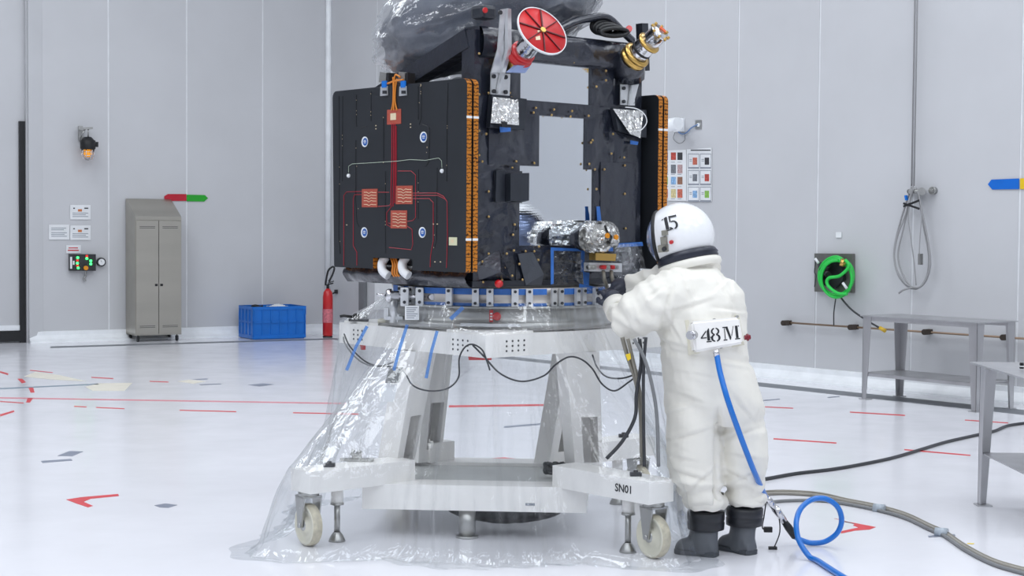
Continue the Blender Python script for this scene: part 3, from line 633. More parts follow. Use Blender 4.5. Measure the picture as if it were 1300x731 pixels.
# base: low box whose front runs between the two front outriggers
BA = R(-3.8); bx = Vector((math.cos(BA), math.sin(BA), 0)); by = Vector((-math.sin(BA), math.cos(BA), 0))
BC = SC + bx*-.09 + by*.0; BH, BZ0, BZ1 = .50, .155, .29; BW = .60
for c, ax, ay, h in ((BC-by*(BH-.09), bx, by, BW),(BC+by*(BH-.09), bx, by, BW),(BC-bx*(BW-.09), by, bx, BH-.18),(BC+bx*(BW-.09), by, bx, BH-.18)):
    m = MB(); obox(m, c, ax, ay, h, .09, BZ0, BZ1); m.build('base_beam', M_white, tr)
m = MB(); obox(m, BC, bx, by, BW-.181, BH-.181, BZ0+.02, BZ1-.02); m.build('base_plate', mat('grey_deck',(206,208,206),.4), tr)
m = MB(); q = BC-by*(BH+.0015)+bx*.33; put_text(m, 'A', .001, q+UP*.2, bx, UP)
q = BC-by*(BH+.002)+bx*.30+UP*.215; m = MB(); obox(m, q, bx, by, .025, .001, .19, .203); m.build('rating_plate', M_txt, tr)
# outriggers with wheels and jacks
def outrigger(d, sd, r0, r1, jack_side, name=True, off=0):
    m = MB(); mid = (r0+r1)/2; c = SC + d*mid + sd*off
    obox(m, SC + d*((r0+r1-.07)/2) + sd*off, d, sd, (r1-.07-r0)/2, .09, .285, .40); o = m.build('outrigger', M_white, tr)
    m = MB(); m.box((-.03,-.02,0),(.03,.02,.02),.004) ; q = c + d*((r1-r0)/2-.25) + UP*.40
    m.v = [tuple(q+Vector(v)) for v in m.v]; m.cyl(q, q+UP*.03, .012, seg=10); m.build('jack_head', M_dark, o)
    wc = SC + d*(r1-.12) + sd*off; wc.z = .11
    m = MB(); m.cyl(Vector((wc.x,wc.y,.262)), Vector((wc.x,wc.y,.285)), .055); 
    wd = Vector((-.82,-.57,0)).normalized()       # wheel axle, castors all swung the same way
    fd = Vector((-wd.y, wd.x, 0))
    m.prism([wc+wd*.045+fd*-.05+UP*.152, wc+wd*.045+fd*.05+UP*.152, wc+wd*.045+fd*.02+UP*-.01, wc+wd*.045-fd*.02+UP*-.01], wd*.008)
    m.prism([wc-wd*.053+fd*-.05+UP*.152, wc-wd*.053+fd*.05+UP*.152, wc-wd*.053+fd*.02+UP*-.01, wc-wd*.053-fd*.02+UP*-.01], wd*.008)
    m.prism([wc-wd*.053-fd*.05+UP*.145, wc+wd*.053-fd*.05+UP*.145, wc+wd*.053+fd*.05+UP*.145, wc-wd*.053+fd*.05+UP*.145], UP*.01)
    m.cyl(wc-wd*.06, wc+wd*.06, .013, seg=12)
    m.beam(wc-fd*.06+UP*.1, wc-fd*.10+UP*.03, .04, .012)
    cs = m.build('caster_fork', M_steel, o)
    m = MB(); m.lathe([(.018,-.036),(.04,-.03),(.045,-.018),(.085,-.018),(.09,-.028),(.103,-.028),(.1095,-.018),(.1095,.018),(.103,.028),(.09,.028),(.085,.018),(.045,.018),(.04,.03),(.018,.036)], wc, wd, 36); wh = m.build('wheel', M_cream, o)
    m = MB(); m.lathe([(0,-.040),(.016,-.040),(.03,-.034),(.03,.034),(.016,.040),(0,.040)], wc, wd, 20)
    m.build('hub', M_steel, wh)
    m = MB(); m.lathe([(.105,-.0265),(.1105,-.017),(.1105,.017),(.105,.0265)], wc, wd, 48); m.build('tread', mat('worn_tread',(206,198,176),.6,var=(30,.18)), wh)
    jq = SC + d*(r1-.30) + sd*(off+.0*jack_side); jq.z = 0
    m = MB(); m.cyl(jq+UP*.205, jq+UP*.285, .032); m.build('jack_sleeve', M_white, o); m = MB(); m.cyl(jq+UP*.195, jq+UP*.205, .036); m.cyl(jq+UP*.03, jq+UP*.21, .016); m.lathe([(.018,.05),(.03,.035),(.042,.012),(.045,0),(0,0)], jq, UP, 20); m.build('jack', M_steel, o)
    return o
wl_ = (-1.18, .2); 
d1 = (S(-1.18,.15,0)-S(-.2,.15,0)).normalized()
oL = outrigger(-SU, SL, .55, 1.30, -1, off=.14)
oR = outrigger(-SL, SU, .55, 1.33, 1, off=.0)
oB = outrigger(SU, SL, .55, 1.25, 1); oF = outrigger(SL, SU, .50, 1.05, -1)
# number on the right outrigger's left-facing side
m = MB(); put_text(m, 'SN01', .056, S(-.0915,-1.08,.345), -SL, UP, bold=.0012); m.build('lettering', M_ink, oR)
# legs
def leg(top, bot, side, w0=.20, w1=.17, th=.13):
    """channel-section leg: top and bottom centre, side = horizontal direction of its wide face"""
    top = Vector(top); bot = Vector(bot); side = Vector(side).normalized(); d = (bot-top)
    out = side.cross(UP).normalized()
    if out.y > 0: out = -out
    def q(t, a, b): return top + d*t + side*(a*(w0+(w1-w0)*t)/2) + out*(b*th/2)
    m = MB()
    def plate(t0, t1, a0, a1, b0, b1): 
        vs = [q(t,a,b) for t in (t0,t1) for a in (a0,a1) for b in (b0,b1)]
        m.add(vs, [(0,1,3,2),(4,6,7,5),(0,4,5,1),(2,3,7,6),(0,2,6,4),(1,5,7,3)])
    # wide front face with a long opening in its lower half, side flanges
    plate(0,1,-1,-.35,.84,1); plate(0,.52,-.35,.75,.84,1); plate(.90,1,-.35,.75,.84,1); plate(.0,1,.75,1,.84,1)
    plate(0,1,-1,-.9,-1,.84); plate(0,1,.9,1,-1,.84); plate(0,1,-.9,.9,-1,-.88)
    o = m.build('leg', M_white, tr); return o
zt, zb = FB+.0, BZ1
TL = S(-FR,0,zt); TR = S(0,-FR,zt); BL_ = atZ(500,601,zb); BR_ = atZ(742,600,zb)
lL = leg(TL, BL_, SL*.3-SU*.0+SU*.95); lR = leg(TR+SU*.05, BR_, SU*.95-SL*.3)
lb1 = leg(S(FR,0,zt), BC+bx*.38+by*.36+UP*zb, SU); lb2 = leg(S(0,FR,zt), BC-bx*.38+by*.36+UP*zb, SU)
# plates hanging on the left leg
def facepl(top, x0, y0, x1, y1, off, m, name, parent, D=None):
    q = MB(); Dd = D; q.prism([atY(x0,y0,Dd), atY(x1,y0,Dd), atY(x1-5,y1,Dd), atY(x0-5,y1,Dd)], Vector((0,.004,0))); return q.build(name, m, parent)
facepl(None, 494,466,512,486, 0, mat('grey_nameplate',(128,130,130),.4), 'grey_nameplate', lL, 8.30)
facepl(None, 488,488,505,510, 0, M_paper, 'paper_label', lL, 8.32)
q = MB(); q.prism([atY(x,y,8.16) for x,y in ((594,449),(625,449),(624,457),(595,457))], Vector((0,.01,0))); q.build('red_tag', M_red, tr)
q = MB(); q.prism([atY(x,y,8.82) for x,y in ((457,436),(464,436),(464,444),(458,444))], Vector((0,.01,0))); q.build('red_tag', M_red, tr)
# pan hanging under the base
t = thing('black_sack', 'dark grey sheet bundled under the middle of the trolley base', 'sack', BC+bx*.12)
m = MB(); m.grid(lambda u,v: BC + bx*(.14+.34*math.cos(u*6.2832)*math.sin(v*1.57)) + by*(-.12+.25*math.sin(u*6.2832)*math.sin(v*1.57)) + UP*(.152-.115*math.cos(v*1.57)**.6+wr((u*6,v*3,0),1.2,.006)), 40, 12, closed_u=True); m.build('sheet', M_dark, t)
t = thing('foot_jack', 'short grey cylinder jack under the trolley base, left of the dark sack', 'jack', atZ(593,682))
m = MB(); c = atZ(593,682); c.z=0; m.cyl(c, c+UP*.152, .045, seg=20); m.cyl(c, c+UP*.012, .06, seg=20); m.build('jack_body', M_steel, t)
# clamp on left outrigger, black glove-like bundle near right leg
t = thing('clamp', 'small steel clamp on the left outrigger of the trolley', 'clamp', atY(453,590,8.45))
m = MB(); c = atY(453,583,8.45); c.z=.402; m.box((-.09,-.03,0),(.09,.03,.012)); m.box((-.025,-.02,.012),(.025,.02,.04),.004); m.v=[tuple(c+Vector(v)) for v in m.v]; m.cyl(c+UP*.03, c+UP*.055+Vector((.02,0,0)), .012); m.cyl(c+UP*.03+Vector((-.03,0,0)), c+UP*.06+Vector((-.015,0,0)), .008); m.build('clamp_body', M_steel, t)
t = thing('cable_knot', 'dark knotted bundle lying on the trolley base left of the right leg', 'cable bundle', atZ(703,600,.30))
m = MB(); c = atZ(704,603,.29); rng = random.Random(3)
for k in range(7):
    a0 = rng.random()*6; m.tube(smooth_path([c+Vector((.055*math.cos(a0+i*.9+k), .04*math.sin(a0+i*1.3), .018+.045*(i%3)/2)) for i in range(6)], 5), .011, 6)
m.build('bundle', M_dark, t)
# blue film strips on the frame
def strip(name, pts, wpx, parent=None, D=8.2, m=None):
    q = MB()
    for (x0,y0),(x1,y1) in zip(pts[:-1], pts[1:]):
        dx, dy = x1-x0, y1-y0; L = math.hypot(dx,dy); nx, ny = -dy/L*wpx/2, dx/L*wpx/2
        q.prism([atY(x0-nx,y0-ny,D), atY(x1-nx,y1-ny,D), atY(x1+nx,y1+ny,D), atY(x0+nx,y0+ny,D)], Vector((0,.0015,0)))
    return q.build(name, m or M_bfilm, parent)
M_bfilm = film('blue_film_strip', .35, .7, .9, tint=(.55,.75,1)); 
for n_ in M_bfilm.node_tree.nodes:
    if n_.type in ('BSDF_DIFFUSE','BSDF_TRANSLUCENT'): n_.inputs[0].default_value = (.25,.45,.85,1)
# ================================================================ ADAPTER RING
ad = thing('adapter_ring', 'grey cylindrical adapter ring with blue-taped clamp band between trolley and spacecraft', 'adapter ring', S(0,0,1.13), YAW)
c0 = S(0,0,0)
m = MB(); m.lathe([(.50,1.133),(.645,1.133),(.645,1.16),(.60,1.165),(.60,1.235),(.625,1.24),(.625,1.25),(.50,1.25),(.50,1.133)], c0, UP, 72); m.build('lower_cylinder', mat('grey_casting',(172,172,170),.35,.5,var=(8,.05)), ad)
m = MB(); m.lathe([(.50,1.25),(.585,1.25),(.60,1.262),(.585,1.275),(.585,1.315),(.60,1.325),(.60,1.345),(.50,1.345),(.50,1.25)], c0, UP, 72); m.build('clamp_band', mat('pale_band',(210,205,200),.35,.3), ad)
for z0,z1 in ((1.252,1.268),(1.312,1.344)):
    m = MB(); m.lathe([(.604,z0),(.604,z1)], c0, UP, 60, a0=R(-100), a1=R(60)); 
    m.lathe([(.604,z0),(.604,z1)], c0, UP, 60, a0=R(150), a1=R(250)); m.build('blue_tape', M_tapeb, ad)
def adp(px, r=.61): # azimuth whose near point shows at column px
    best = min((abs(650+FPX*(c0.x+r*math.cos(a))/(c0.y+r*math.sin(a))-px), a) for a in [R(180+i*.5) for i in range(361)]); return best[1]
for k, px in enumerate((509, 523, 571, 604, 622, 654, 672, 703, 712, 733, 741, 756)):
    a = adp(px, .62); d = Vector((math.cos(a), math.sin(a), 0)); s = Vector((-d.y, d.x, 0)); c = c0+d*.612
    m = MB(); w_ = .018 if px < 700 else .015
    m.prism([c-s*w_+UP*1.252, c+s*w_+UP*1.252, c+s*w_+UP*1.345, c-s*w_+UP*1.345], d*.018)
    cl = m.build('clamp_block', M_alu, ad)
    m = MB()
    for z in (1.268,1.33): m.cyl(c+d*.018+UP*z, c+d*.026+UP*z, .008, seg=8)
    m.build('bolt', M_dark, cl, kind='stuff')
# big fastener assembly at the left end
a = adp(497,.62); d = Vector((math.cos(a), math.sin(a), 0)); c = atY(505,376,8.42)
m = MB(); L_ = atY(491,375,8.42); m.cyl(atY(478,374,8.42), L_, .008); m.lathe([(.012,0),(.028,.0),(.036,.012),(.036,.03),(.026,.034),(.026,.07),(0,.07)], atY(490,375,8.42), (1,0,0), 24); m.cyl(atY(500,376,8.42), atY(545,377,8.40), .012)
m.cyl(atY(546,377,8.39), atY(549,377,8.35), .017); m.build('tension_bolt', M_chrome, ad)
for x in (514,533):
    m = MB(); q = atY(x,376,8.38); m.box((-.022,-.03,-.052),(.022,.03,.048),.006); m.v=[tuple(q+Vector(v)) for v in m.v]; b_=m.build('clamp_block', M_alu, ad)
    m = MB(); [m.cyl(q+Vector((0,-.03,z)), q+Vector((0,-.036,z)), .009, seg=8) for z in (-.03,.03)]; m.build('bolt', M_dark, b_, kind='stuff')
m = MB(); q = atY(500,400,8.50); m.cyl(q+UP*-.04, q+UP*.09, .022); m.build('stand_off', M_alu, ad); m = MB(); m.cyl(atY(506,402,8.5)+UP*-.03, atY(506,402,8.5)+UP*.02, .018); m.build('stand_off', M_alu, ad)
m = MB(); q = atY(500,402.5,8.52); obox(m, q, (1,0,0),(0,1,0), .05,.04, q.z-.012, q.z+.006); obox(m, q+Vector((-.04,0,0)), (1,0,0),(0,1,0), .012,.02, q.z+.006, q.z+.05); m.build('bracket', M_alu, ad)
q = MB(); q.prism([atY(x,y,8.34) for x,y in ((514,388),(532,388),(532,406),(514,406))], Vector((0,.003,0))); lb=q.build('paper_label', M_paper, ad)
q = MB(); [q.prism([atY(x,y,8.339) for x,y in rc(516,390+2.6*k,530-(k%3)*2,391+2.6*k)], Vector((0,-.001,0))) for k in range(6)]; q.build('print_line', M_txt, lb, kind='stuff')
a = adp(626,.60); d = Vector((math.cos(a), math.sin(a), 0)); s = Vector((-d.y, d.x, 0)); c = c0+d*.603
m = MB(); m.prism([c-s*.02+UP*1.17, c+s*.0+UP*1.17, c+s*.0+UP*1.234, c-s*.02+UP*1.234], d*.004); m.cyl(c+s*.02+UP*1.20, c+s*.02+UP*1.20+d*.006, .022, seg=16); rt = m.build('red_label', M_red, ad)
m = MB(); [m.prism([c-s*.016+d*.0045+UP*z, c-s*.004+d*.0045+UP*z, c-s*.004+d*.0045+UP*(z+.008), c-s*.016+d*.0045+UP*(z+.008)], d*.001) for z in (1.18,1.195,1.21)]; m.build('white_mark', M_paper, rt, kind='stuff')
for px in (608, 640):
    a = adp(px,.66); d = Vector((math.cos(a), math.sin(a), 0)); s = Vector((-d.y, d.x, 0)); c = c0+d*.65
    m = MB(); m.prism([c-s*.09+UP*1.150, c+s*.09+UP*1.150, c+s*.09+UP*1.166, c-s*.09+UP*1.166], d*.03); m.build('lug_plate', M_alu, ad)
t = thing('black_tool', 'small black handle tool on the left corner of the white trolley frame', 'tool', atZ(470,409,1.13))
m = MB(); q = S(-.60,.50,1.133); m.box((-.06,-.025,0),(.05,.025,.012),.003); m.ball((-.02,0,.024),.022); m.tube([(-.02,0,.022),(-.09,.0,.03),(-.11,0,.026)],.008,8); m.v=[tuple(q+Vector(v)) for v in m.v]; m.build('tool_body', M_black, t)
t = thing('white_cap', 'cream round cap beside the black tool on the trolley frame', 'cap', atZ(492,408,1.13))
m = MB(); q = S(-.57,.32,1.133); m.lathe([(0,0),(.03,0),(.03,.018),(.02,.022),(0,.022)], q, UP, 18); m.build('cap_body', M_cream, t)
# ================================================================ CABLES HANGING ON THE TROLLEY
def cab(name, label, pts, r, m, D, cat='cable'):
    t = thing(name, label, cat, atY(*pts[0], D if not callable(D) else D(0)))
    q = MB(); n = len(pts); q.tube(smooth_path([atY(x, y, D(i/(n-1)) if callable(D) else D) for i,(x,y) in enumerate(pts)], 7), r, 6); q.build('cable', m, t); return t
FY = 7.93
cab('black_cable', 'thin grey cable looping along the left half of the white trolley frame', [(436,428),(438,436),(448,450),(462,461),(480,465),(500,459),(508,452)], .0045, M_cable, lambda t: 8.72-.3*t)
cab('black_cable', 'thin black cable sagging below the grey one and looping up at the frame corner', [(437,424),(446,442),(470,462),(508,468),(524,489),(545,496),(568,493),(582,479),(583,455),(590,441),(600,437),(612,444),(618,458),(622,470)], .0045, M_cabled, lambda t: 8.72-.8*min(t,.6)/.6)
cab('black_cable', 'dark cable waving from the frame corner across the right leg', [(600,438),(614,452),(635,474),(662,484),(690,477),(705,463),(722,453),(738,456),(752,468),(764,487),(780,496),(798,485),(810,476)], .005, M_cabled, lambda t: 7.92+.05*math.sin(t*3))
cab('black_cable', 'short dark cable hanging behind the right leg', [(752,450),(758,466),(770,478),(790,480),(812,473)], .005, M_cabled, 8.25)
for i,(lab,pts,m_,r) in enumerate((('braided hose with yellow tag hanging at the right end of the frame', [(790,428),(796,450),(806,480),(812,510),(814,540),(815,590)], M_braid, .012),
      ('second braided hose hanging just right of the yellow-tagged one', [(797,430),(803,455),(811,490),(816,530),(818,592)], M_braid, .010),
      ('black hose curving down to the trolley base at the right', [(812,430),(814,460),(808,500),(806,530),(790,560),(770,582)], M_cabled, .010),
      ('straight dark rod-like hose hanging at the right end', [(820,428),(817,470),(817,530),(818,592)], M_cabled, .009),
      ('grey hose nearest the white-suited worker', [(805,430),(818,455),(828,490),(834,530),(836,592)], M_cable, .010))):
    cab('hose', lab, pts, r, m_, 7.86-.02*i, 'hose')
t = thing('yellow_tag', 'yellow tag on the braided hose near the worker', 'tag', atY(797,452,7.83)); q = MB(); q.prism([atY(x,y,7.83) for x,y in ((794,450),(800,448),(801,455),(797,458))], Vector((0,-.01,0))); q.build('tag_body', mat('yellow_tape',(238,205,40),.5), t)
# ================================================================ SPACECRAFT
BZ = 1.37
sp = thing('spacecraft', 'black foil-wrapped spacecraft with folded solar wings, standing on the adapter ring above the white trolley', 'spacecraft', S(0,0,1.346), YAW)
def F(x, y, off=0.0): return atP(x, y, S(0,-.5-off,0), SL)          # front face, off = proud of it
def G(x, y, off=0.0): return atP(x, y, S(-.731-off,0,0), SU)        # outer face of the left wing
def loc(p): d = Vector(p)-SC; return d.dot(SU), d.dot(SL), p.z
def blanket(name, lo, hi, y0, y1, amp=.005, m=None, nx=22, nz=22, seed=0, parent=None, roll=0.0):
    """wrinkled foil slab: local x,z rectangle between faces y0 (front) and y1"""
    (xa, za), (xb, zb) = lo, hi
    q = MB()
    def f(u, v):
        x = xa+(xb-xa)*u; z = za+(zb-za)*v; e = min(u, 1-u, v, 1-v)*8; e = min(1, max(0, e)) ; 
        y = y0 - (wr((x*1.0, seed, z), 5.0, amp, seed)+amp*.4)*e - roll*math.sqrt(max(0, 1-(2*v-1)**2))
        return S(x, y, z)
    q.grid(f, nx, nz)
    pts = [S(xa,y0,za), S(xb,y0,za), S(xb,y0,zb), S(xa,y0,zb)]; bk = [p+SL*(y1-y0) for p in pts]
    q.add(pts+bk, [(0,1,5,4),(1,2,6,5),(2,3,7,6),(3,0,4,7),(7,6,5,4)])
    return q.build(name, m or M_mli, parent or sp, fix=False)
def fr(tl, br): 
    a = loc(F(*tl)); b_ = loc(F(*br)); return (a[0], b_[2]), (b_[0], a[2])
# body core (dark, behind the blankets and radiators)
q = MB(); q.T = Matrix.Identity(4)
q.prism([S(-.60,-.46,BZ+.01), S(.60,-.46,BZ+.01), S(.60,.50,BZ+.01), S(-.60,.50,BZ+.01)], UP*.96); q.build('body_core', M_mliflat, sp)
# left side blanket
q = MB(); q.grid(lambda u,v: S(-.602-wr((u,0,v),4,.006), -.46+.96*u, BZ+.01+.96*v), 16, 16); q.build('side_blanket', M_mli, sp, fix=False)
q = MB(); q.grid(lambda u,v: S(.602+wr((u,0,v),4,.006), -.46+.96*u, BZ+.01+.96*v), 16, 16); q.build('side_blanket', M_mli, sp, fix=False)
# lower rim blanket, peeping out below the wing
q = MB(); q.grid(lambda u,v: S(-.64-.035*math.sin(v*3.14)-wr((u*6,0,v),2,.012), -.52+1.08*u, BZ-.015+.10*v), 40, 8)
q.build('rim_blanket', M_mli, sp, fix=False)
q = MB(); q.prism([S(-.63,-.52,BZ-.012), S(.63,-.52,BZ-.012), S(.63,.55,BZ-.012), S(-.63,.55,BZ-.012)], UP*.03); q.build('bottom_panel', M_mliflat, sp)
# front frame blankets
TOPZ = 2.69
xl = -.61; xr_ = .61
cols = {}
blanket('front_blanket', (xl, BZ), (loc(F(660,200))[0], TOPZ-.02), -.5, -.40, .013, seed=1, nx=20, nz=80)
lo, hi = fr((655,147),(683,211)); blanket('front_blanket', (lo[0]-.19, lo[1]), (hi[0], loc(F(661.5,127))[2]), -.508, -.46, .010, seed=2)
lo, hi = (loc(F(645,130))[0], loc(F(682,146.3))[2]), (loc(F(752,140))[0]+.02, loc(F(661.5,126.5))[2]); blanket('front_blanket', lo, hi, -.504, -.44, .004, seed=3, nx=40, nz=10)
lo, hi = fr((751,60),(778,214)); xc0 = loc(F(751,100))[0]; xc1 = loc(F(745,180))[0]; xc2 = loc(F(755.5,240))[0]
zA = loc(F(748,135))[2]; zB = loc(F(745,215))[2]
blanket('front_blanket', (xc0, zA), (.40, TOPZ-.02), -.5, -.40, .012, seed=4)
blanket('front_blanket', (xc1, zB), (.40, zA), -.5, -.40, .012, seed=5)
blanket('front_blanket', (xc2, BZ), (.40, zB), -.5, -.40, .012, seed=6, nz=50)
blanket('front_blanket', (.40, BZ), (xr_, TOPZ-.06), -.5, -.40, .012, seed=7, nz=80, nx=12)
zC = loc(F(700,311.5))[2]
blanket('front_blanket', (loc(F(658,330))[0]-.02, BZ), (xc2+.02, zC), -.505, -.46, .010, seed=8, nx=30, nz=12)
blanket('top_roll_blanket', (xl+.03, loc(F(664,78))[2]), (xr_-.02, TOPZ), -.505, -.38, .010, seed=9, nx=60, nz=14, roll=.035)
# panel seam flaps
for lo_, hi_ in (((652,110),(658,214)), ((764,70),(771,215))): pass
blanket('panel_flap', (loc(F(761,200))[0], loc(F(761,330))[2]), (loc(F(805,240))[0], loc(F(790,207))[2]), -.512, -.49, .004, seed=12)
blanket('panel_flap', (loc(F(628,260))[0], loc(F(628,257))[2]), (loc(F(661,240))[0], loc(F(655,217))[2]), -.512, -.49, .003, seed=13)
# radiators: silvered film, faintly quilted
m2_ = bpy.data.materials.new('quilted_radiator'); m2_.use_nodes = True; nt = m2_.node_tree; b_ = nt.nodes['Principled BSDF']
b_.inputs['Base Color'].default_value = (.80,.83,.86,1); b_.inputs['Metallic'].default_value = 1; b_.inputs['Roughness'].default_value = .05
tc = nt.nodes.new('ShaderNodeTexCoord'); vv = nt.nodes.new('ShaderNodeTexVoronoi'); vv.inputs['Scale'].default_value = 90; vv.inputs['Randomness'].default_value = .15
bn = nt.nodes.new('ShaderNodeBump'); bn.inputs['Strength'].default_value = .05; bn.inputs['Distance'].default_value = .003
nt.links.new(tc.outputs['Object'], vv.inputs['Vector']); nt.links.new(vv.outputs['Distance'], bn.inputs['Height']); nt.links.new(bn.outputs[0], b_.inputs['Normal'])
lo = (loc(F(655,100))[0], loc(F(661.5,130))[2]); hi = (loc(F(757,100))[0], loc(F(661.5,72))[2]); q = MB(); q.prism([S(lo[0],-.488,lo[1]), S(hi[0],-.488,lo[1]), S(hi[0],-.488,hi[1]), S(lo[0],-.488,hi[1])], SL*.02); q.build('upper_radiator', m2_, sp)
lo, hi = fr((650,140),(762,318)); q = MB(); q.prism([S(lo[0],-.486,lo[1]), S(hi[0],-.486,lo[1]), S(hi[0],-.486,hi[1]), S(lo[0],-.486,hi[1])], SL*.02); q.build('lower_radiator', m2_, sp)
# top frame of the far side and the slanting side beams
for s in (-1, 1):
    q = MB(); a = S(s*.57,-.44,TOPZ-.06); b2 = S(s*.57,.45,2.34)
    q.beam(a, b2, .09, .10); q.build('slanting_beam', M_mli, sp)
    q = MB(); q.beam(S(s*.57,.40,2.345), S(s*.57,.14,2.43), .04,.04); q.build('strut', M_mli, sp)
q = MB(); q.beam(S(-.57,.42,2.36), S(.57,.42,2.36), .09,.09); q.build('rear_beam', M_mli, sp)
# black cap with red dot on the top left corner
q = MB(); c = F(614,16,-.02); q.box((-.05,-.05,-.035),(.05,.05,.035),.02); q.v=[tuple(c+Matrix.Rotation(YAW,3,'Z')@Vector(v)) for v in q.v]; bx_ = q.build('corner_cap', M_mliflat, sp)
q = MB(); c = F(615,13,.035); q.cyl(c, c-SL*.01, .014, seg=12); q.build('red_plug', M_red, bx_)
# ---- snaps
q = MB(); rng = random.Random(2)
sn = [(602,166),(604,197),(620,42),(608,68),(629,235),(620,243),(633,358),(655,205),(678,207),(620,118),(600,120),(680,137),(703,139),(726,141),(747,147),(677,143),(700,146),(724,148),(647,118),(649,124),(699,75),(728,79),(742,64),(764,67),(757,81),(769,90),(771,83),(757,110),(769,102),(750,181),(748,208),(778,170),(776,195),(792,200),(793,246),(794,290),(793,210),(752,178),(613,358),(653,285),(620,322),(643,322),(612,332),(637,355),(640,340),(652,318),(659,335),(684,313),(667,319),(678,319),(683,330),(687,356),(663,355),(650,350),(670,357),(755,215),(757,240),(620,275),(612,205),(650,213),(767,215),(735,68),(657,68),(617,170),(651,298)]
for x,y in sn:
    if x < 606: x = 608
    c = F(x, y, .018); q.lathe([(0,-.0),(.0075,-.0),(.006,-.006),(0,-.008)], c, SL, 8)
q.build('fasteners', M_snap, sp, kind='stuff')
# ---- black box on the left column, flaps at the bottom
q = MB(); lo, hi = fr((637,219),(661,257)); q.prism([S(lo[0],-.5,lo[1]), S(hi[0],-.5,lo[1]), S(hi[0]-.004,-.57,lo[1]+.01), S(lo[0]-.0,-.57,lo[1]+.005)], UP*(hi[1]-lo[1]-.01)); q.build('sensor_box', M_mliflat, sp)
q = MB(); c0_ = [F(x,y,.02) for x,y in ((621,323),(636,318),(646,350),(628,356))]; q.add([F(604,335,.0), F(634,316,.005), F(650,356,.0), F(608,356,.0), F(636,345,.09)], [(0,1,4),(1,2,4),(2,3,4),(3,0,4)]); q.build('folded_flap', M_mli, sp, fix=False)
q = MB(); P4 = [F(657,322,.02), F(676,320,.03), F(690,348,.045), F(687,362,.02), F(667,362,.02)]; q.prism(P4, -SL*.004); q.build('flap_cover', mat('grey_foil_flap',(78,82,90),.35,.3,bump=(8,.4,.02)), sp)
q = MB(); c = F(631,360,.06); q.lathe([(0,0),(.018,0),(.022,.01),(.016,.03),(0,.032)], c, -SL, 12); q.build('red_cap', M_red, sp)
# ---- solar wings
def wing(side):
    s = side
    def W(y, z, off): return S(s*off, y, z)
    z0 = loc(G(590,346))[2]; z1 = loc(G(591,99))[2]; ya = -.59; yb = .59
    ny = (loc(G(523.5,345))[1], loc(G(473.5,345))[1]); nz_ = loc(G(500,328))[2]
    root = MB()
    outs = []
    for k,(o0,o1) in enumerate(((.699,.731),(.655,.687))):
        r = .035; pts = []
        for cy, cz, a0 in ((yb-r, z0+.008, 0),(yb-r*1.2, z1-r, 0),(ya+r, z1-r, 90),(ya+.008, z0+.008, 180)):
            rr = r if cz > z0+.1 else .008
            for i in range(5 if rr > .02 else 2):
                if cy > 0 and rr < .02: a = R(-90 + 90*i)
                elif cy > 0: a = R(0+22.5*i)
                elif rr > .02: a = R(90+22.5*i)
                else: a = R(180+90*i)
                pts.append((cy+math.cos(a)*rr, cz+math.sin(a)*rr))
        # notch in the lower edge
        pts += [(ny[0], z0), (ny[0], nz_), (ny[1], nz_), (ny[1], z0)]
        q = MB(); P = [W(y, z, o1) for y,z in pts]; P2 = [W(y, z, o0) for y,z in pts]; n = len(P)
        q.add(P+P2, [tuple(range(n)), tuple(reversed(range(n, 2*n)))])
        pn = q.build('solar_panel', M_cell, sp)
        q = MB(); q.add([W(y, z, o1-.0005) for y,z in pts]+[W(y, z, o0+.0005) for y,z in pts], [(i, (i+1) % n, n+(i+1) % n, n+i) for i in range(n)]); q.build('kapton_edge', M_kap, pn)
        q = MB()
        for z in (z0+.16, z1-.20): q.prism([W(ya-.002, z, o0-.001), W(ya-.002, z, o1+.001), W(ya-.002, z+.012, o1+.001), W(ya-.002, z+.012, o0-.001)], SL*.004)
        q.build('edge_clip', M_paper, pn, kind='stuff')
        if k == 0: outs.append(pn)
    return outs[0], z0, z1
mk = bpy.data.materials.new('kapton_edge'); mk.use_nodes = True; nt = mk.node_tree; b_ = nt.nodes['Principled BSDF']; b_.inputs['Roughness'].default_value = .3; b_.inputs['Metallic'].default_value = .35
tc = nt.nodes.new('ShaderNodeTexCoord'); wv = nt.nodes.new('ShaderNodeTexWave'); wv.bands_direction = 'Z'; wv.inputs['Scale'].default_value = 17; wv.inputs['Distortion'].default_value = 6; wv.inputs['Detail'].default_value = 2; wv.inputs['Detail Scale'].default_value = 3
cr_ = nt.nodes.new('ShaderNodeValToRGB'); cr_.color_ramp.elements[0].position = .05; cr_.color_ramp.elements[0].color = lin((70,38,12)); cr_.color_ramp.elements[1].position = .35; cr_.color_ramp.elements[1].color = lin((205,128,40))
nt.links.new(tc.outputs['Object'], wv.inputs['Vector']); nt.links.new(wv.outputs['Color'], cr_.inputs[0]); nt.links.new(cr_.outputs[0], b_.inputs['Base Color']); M_kap = mk
pL, pz0, pz1 = wing(-1); pR, _, _ = wing(1)
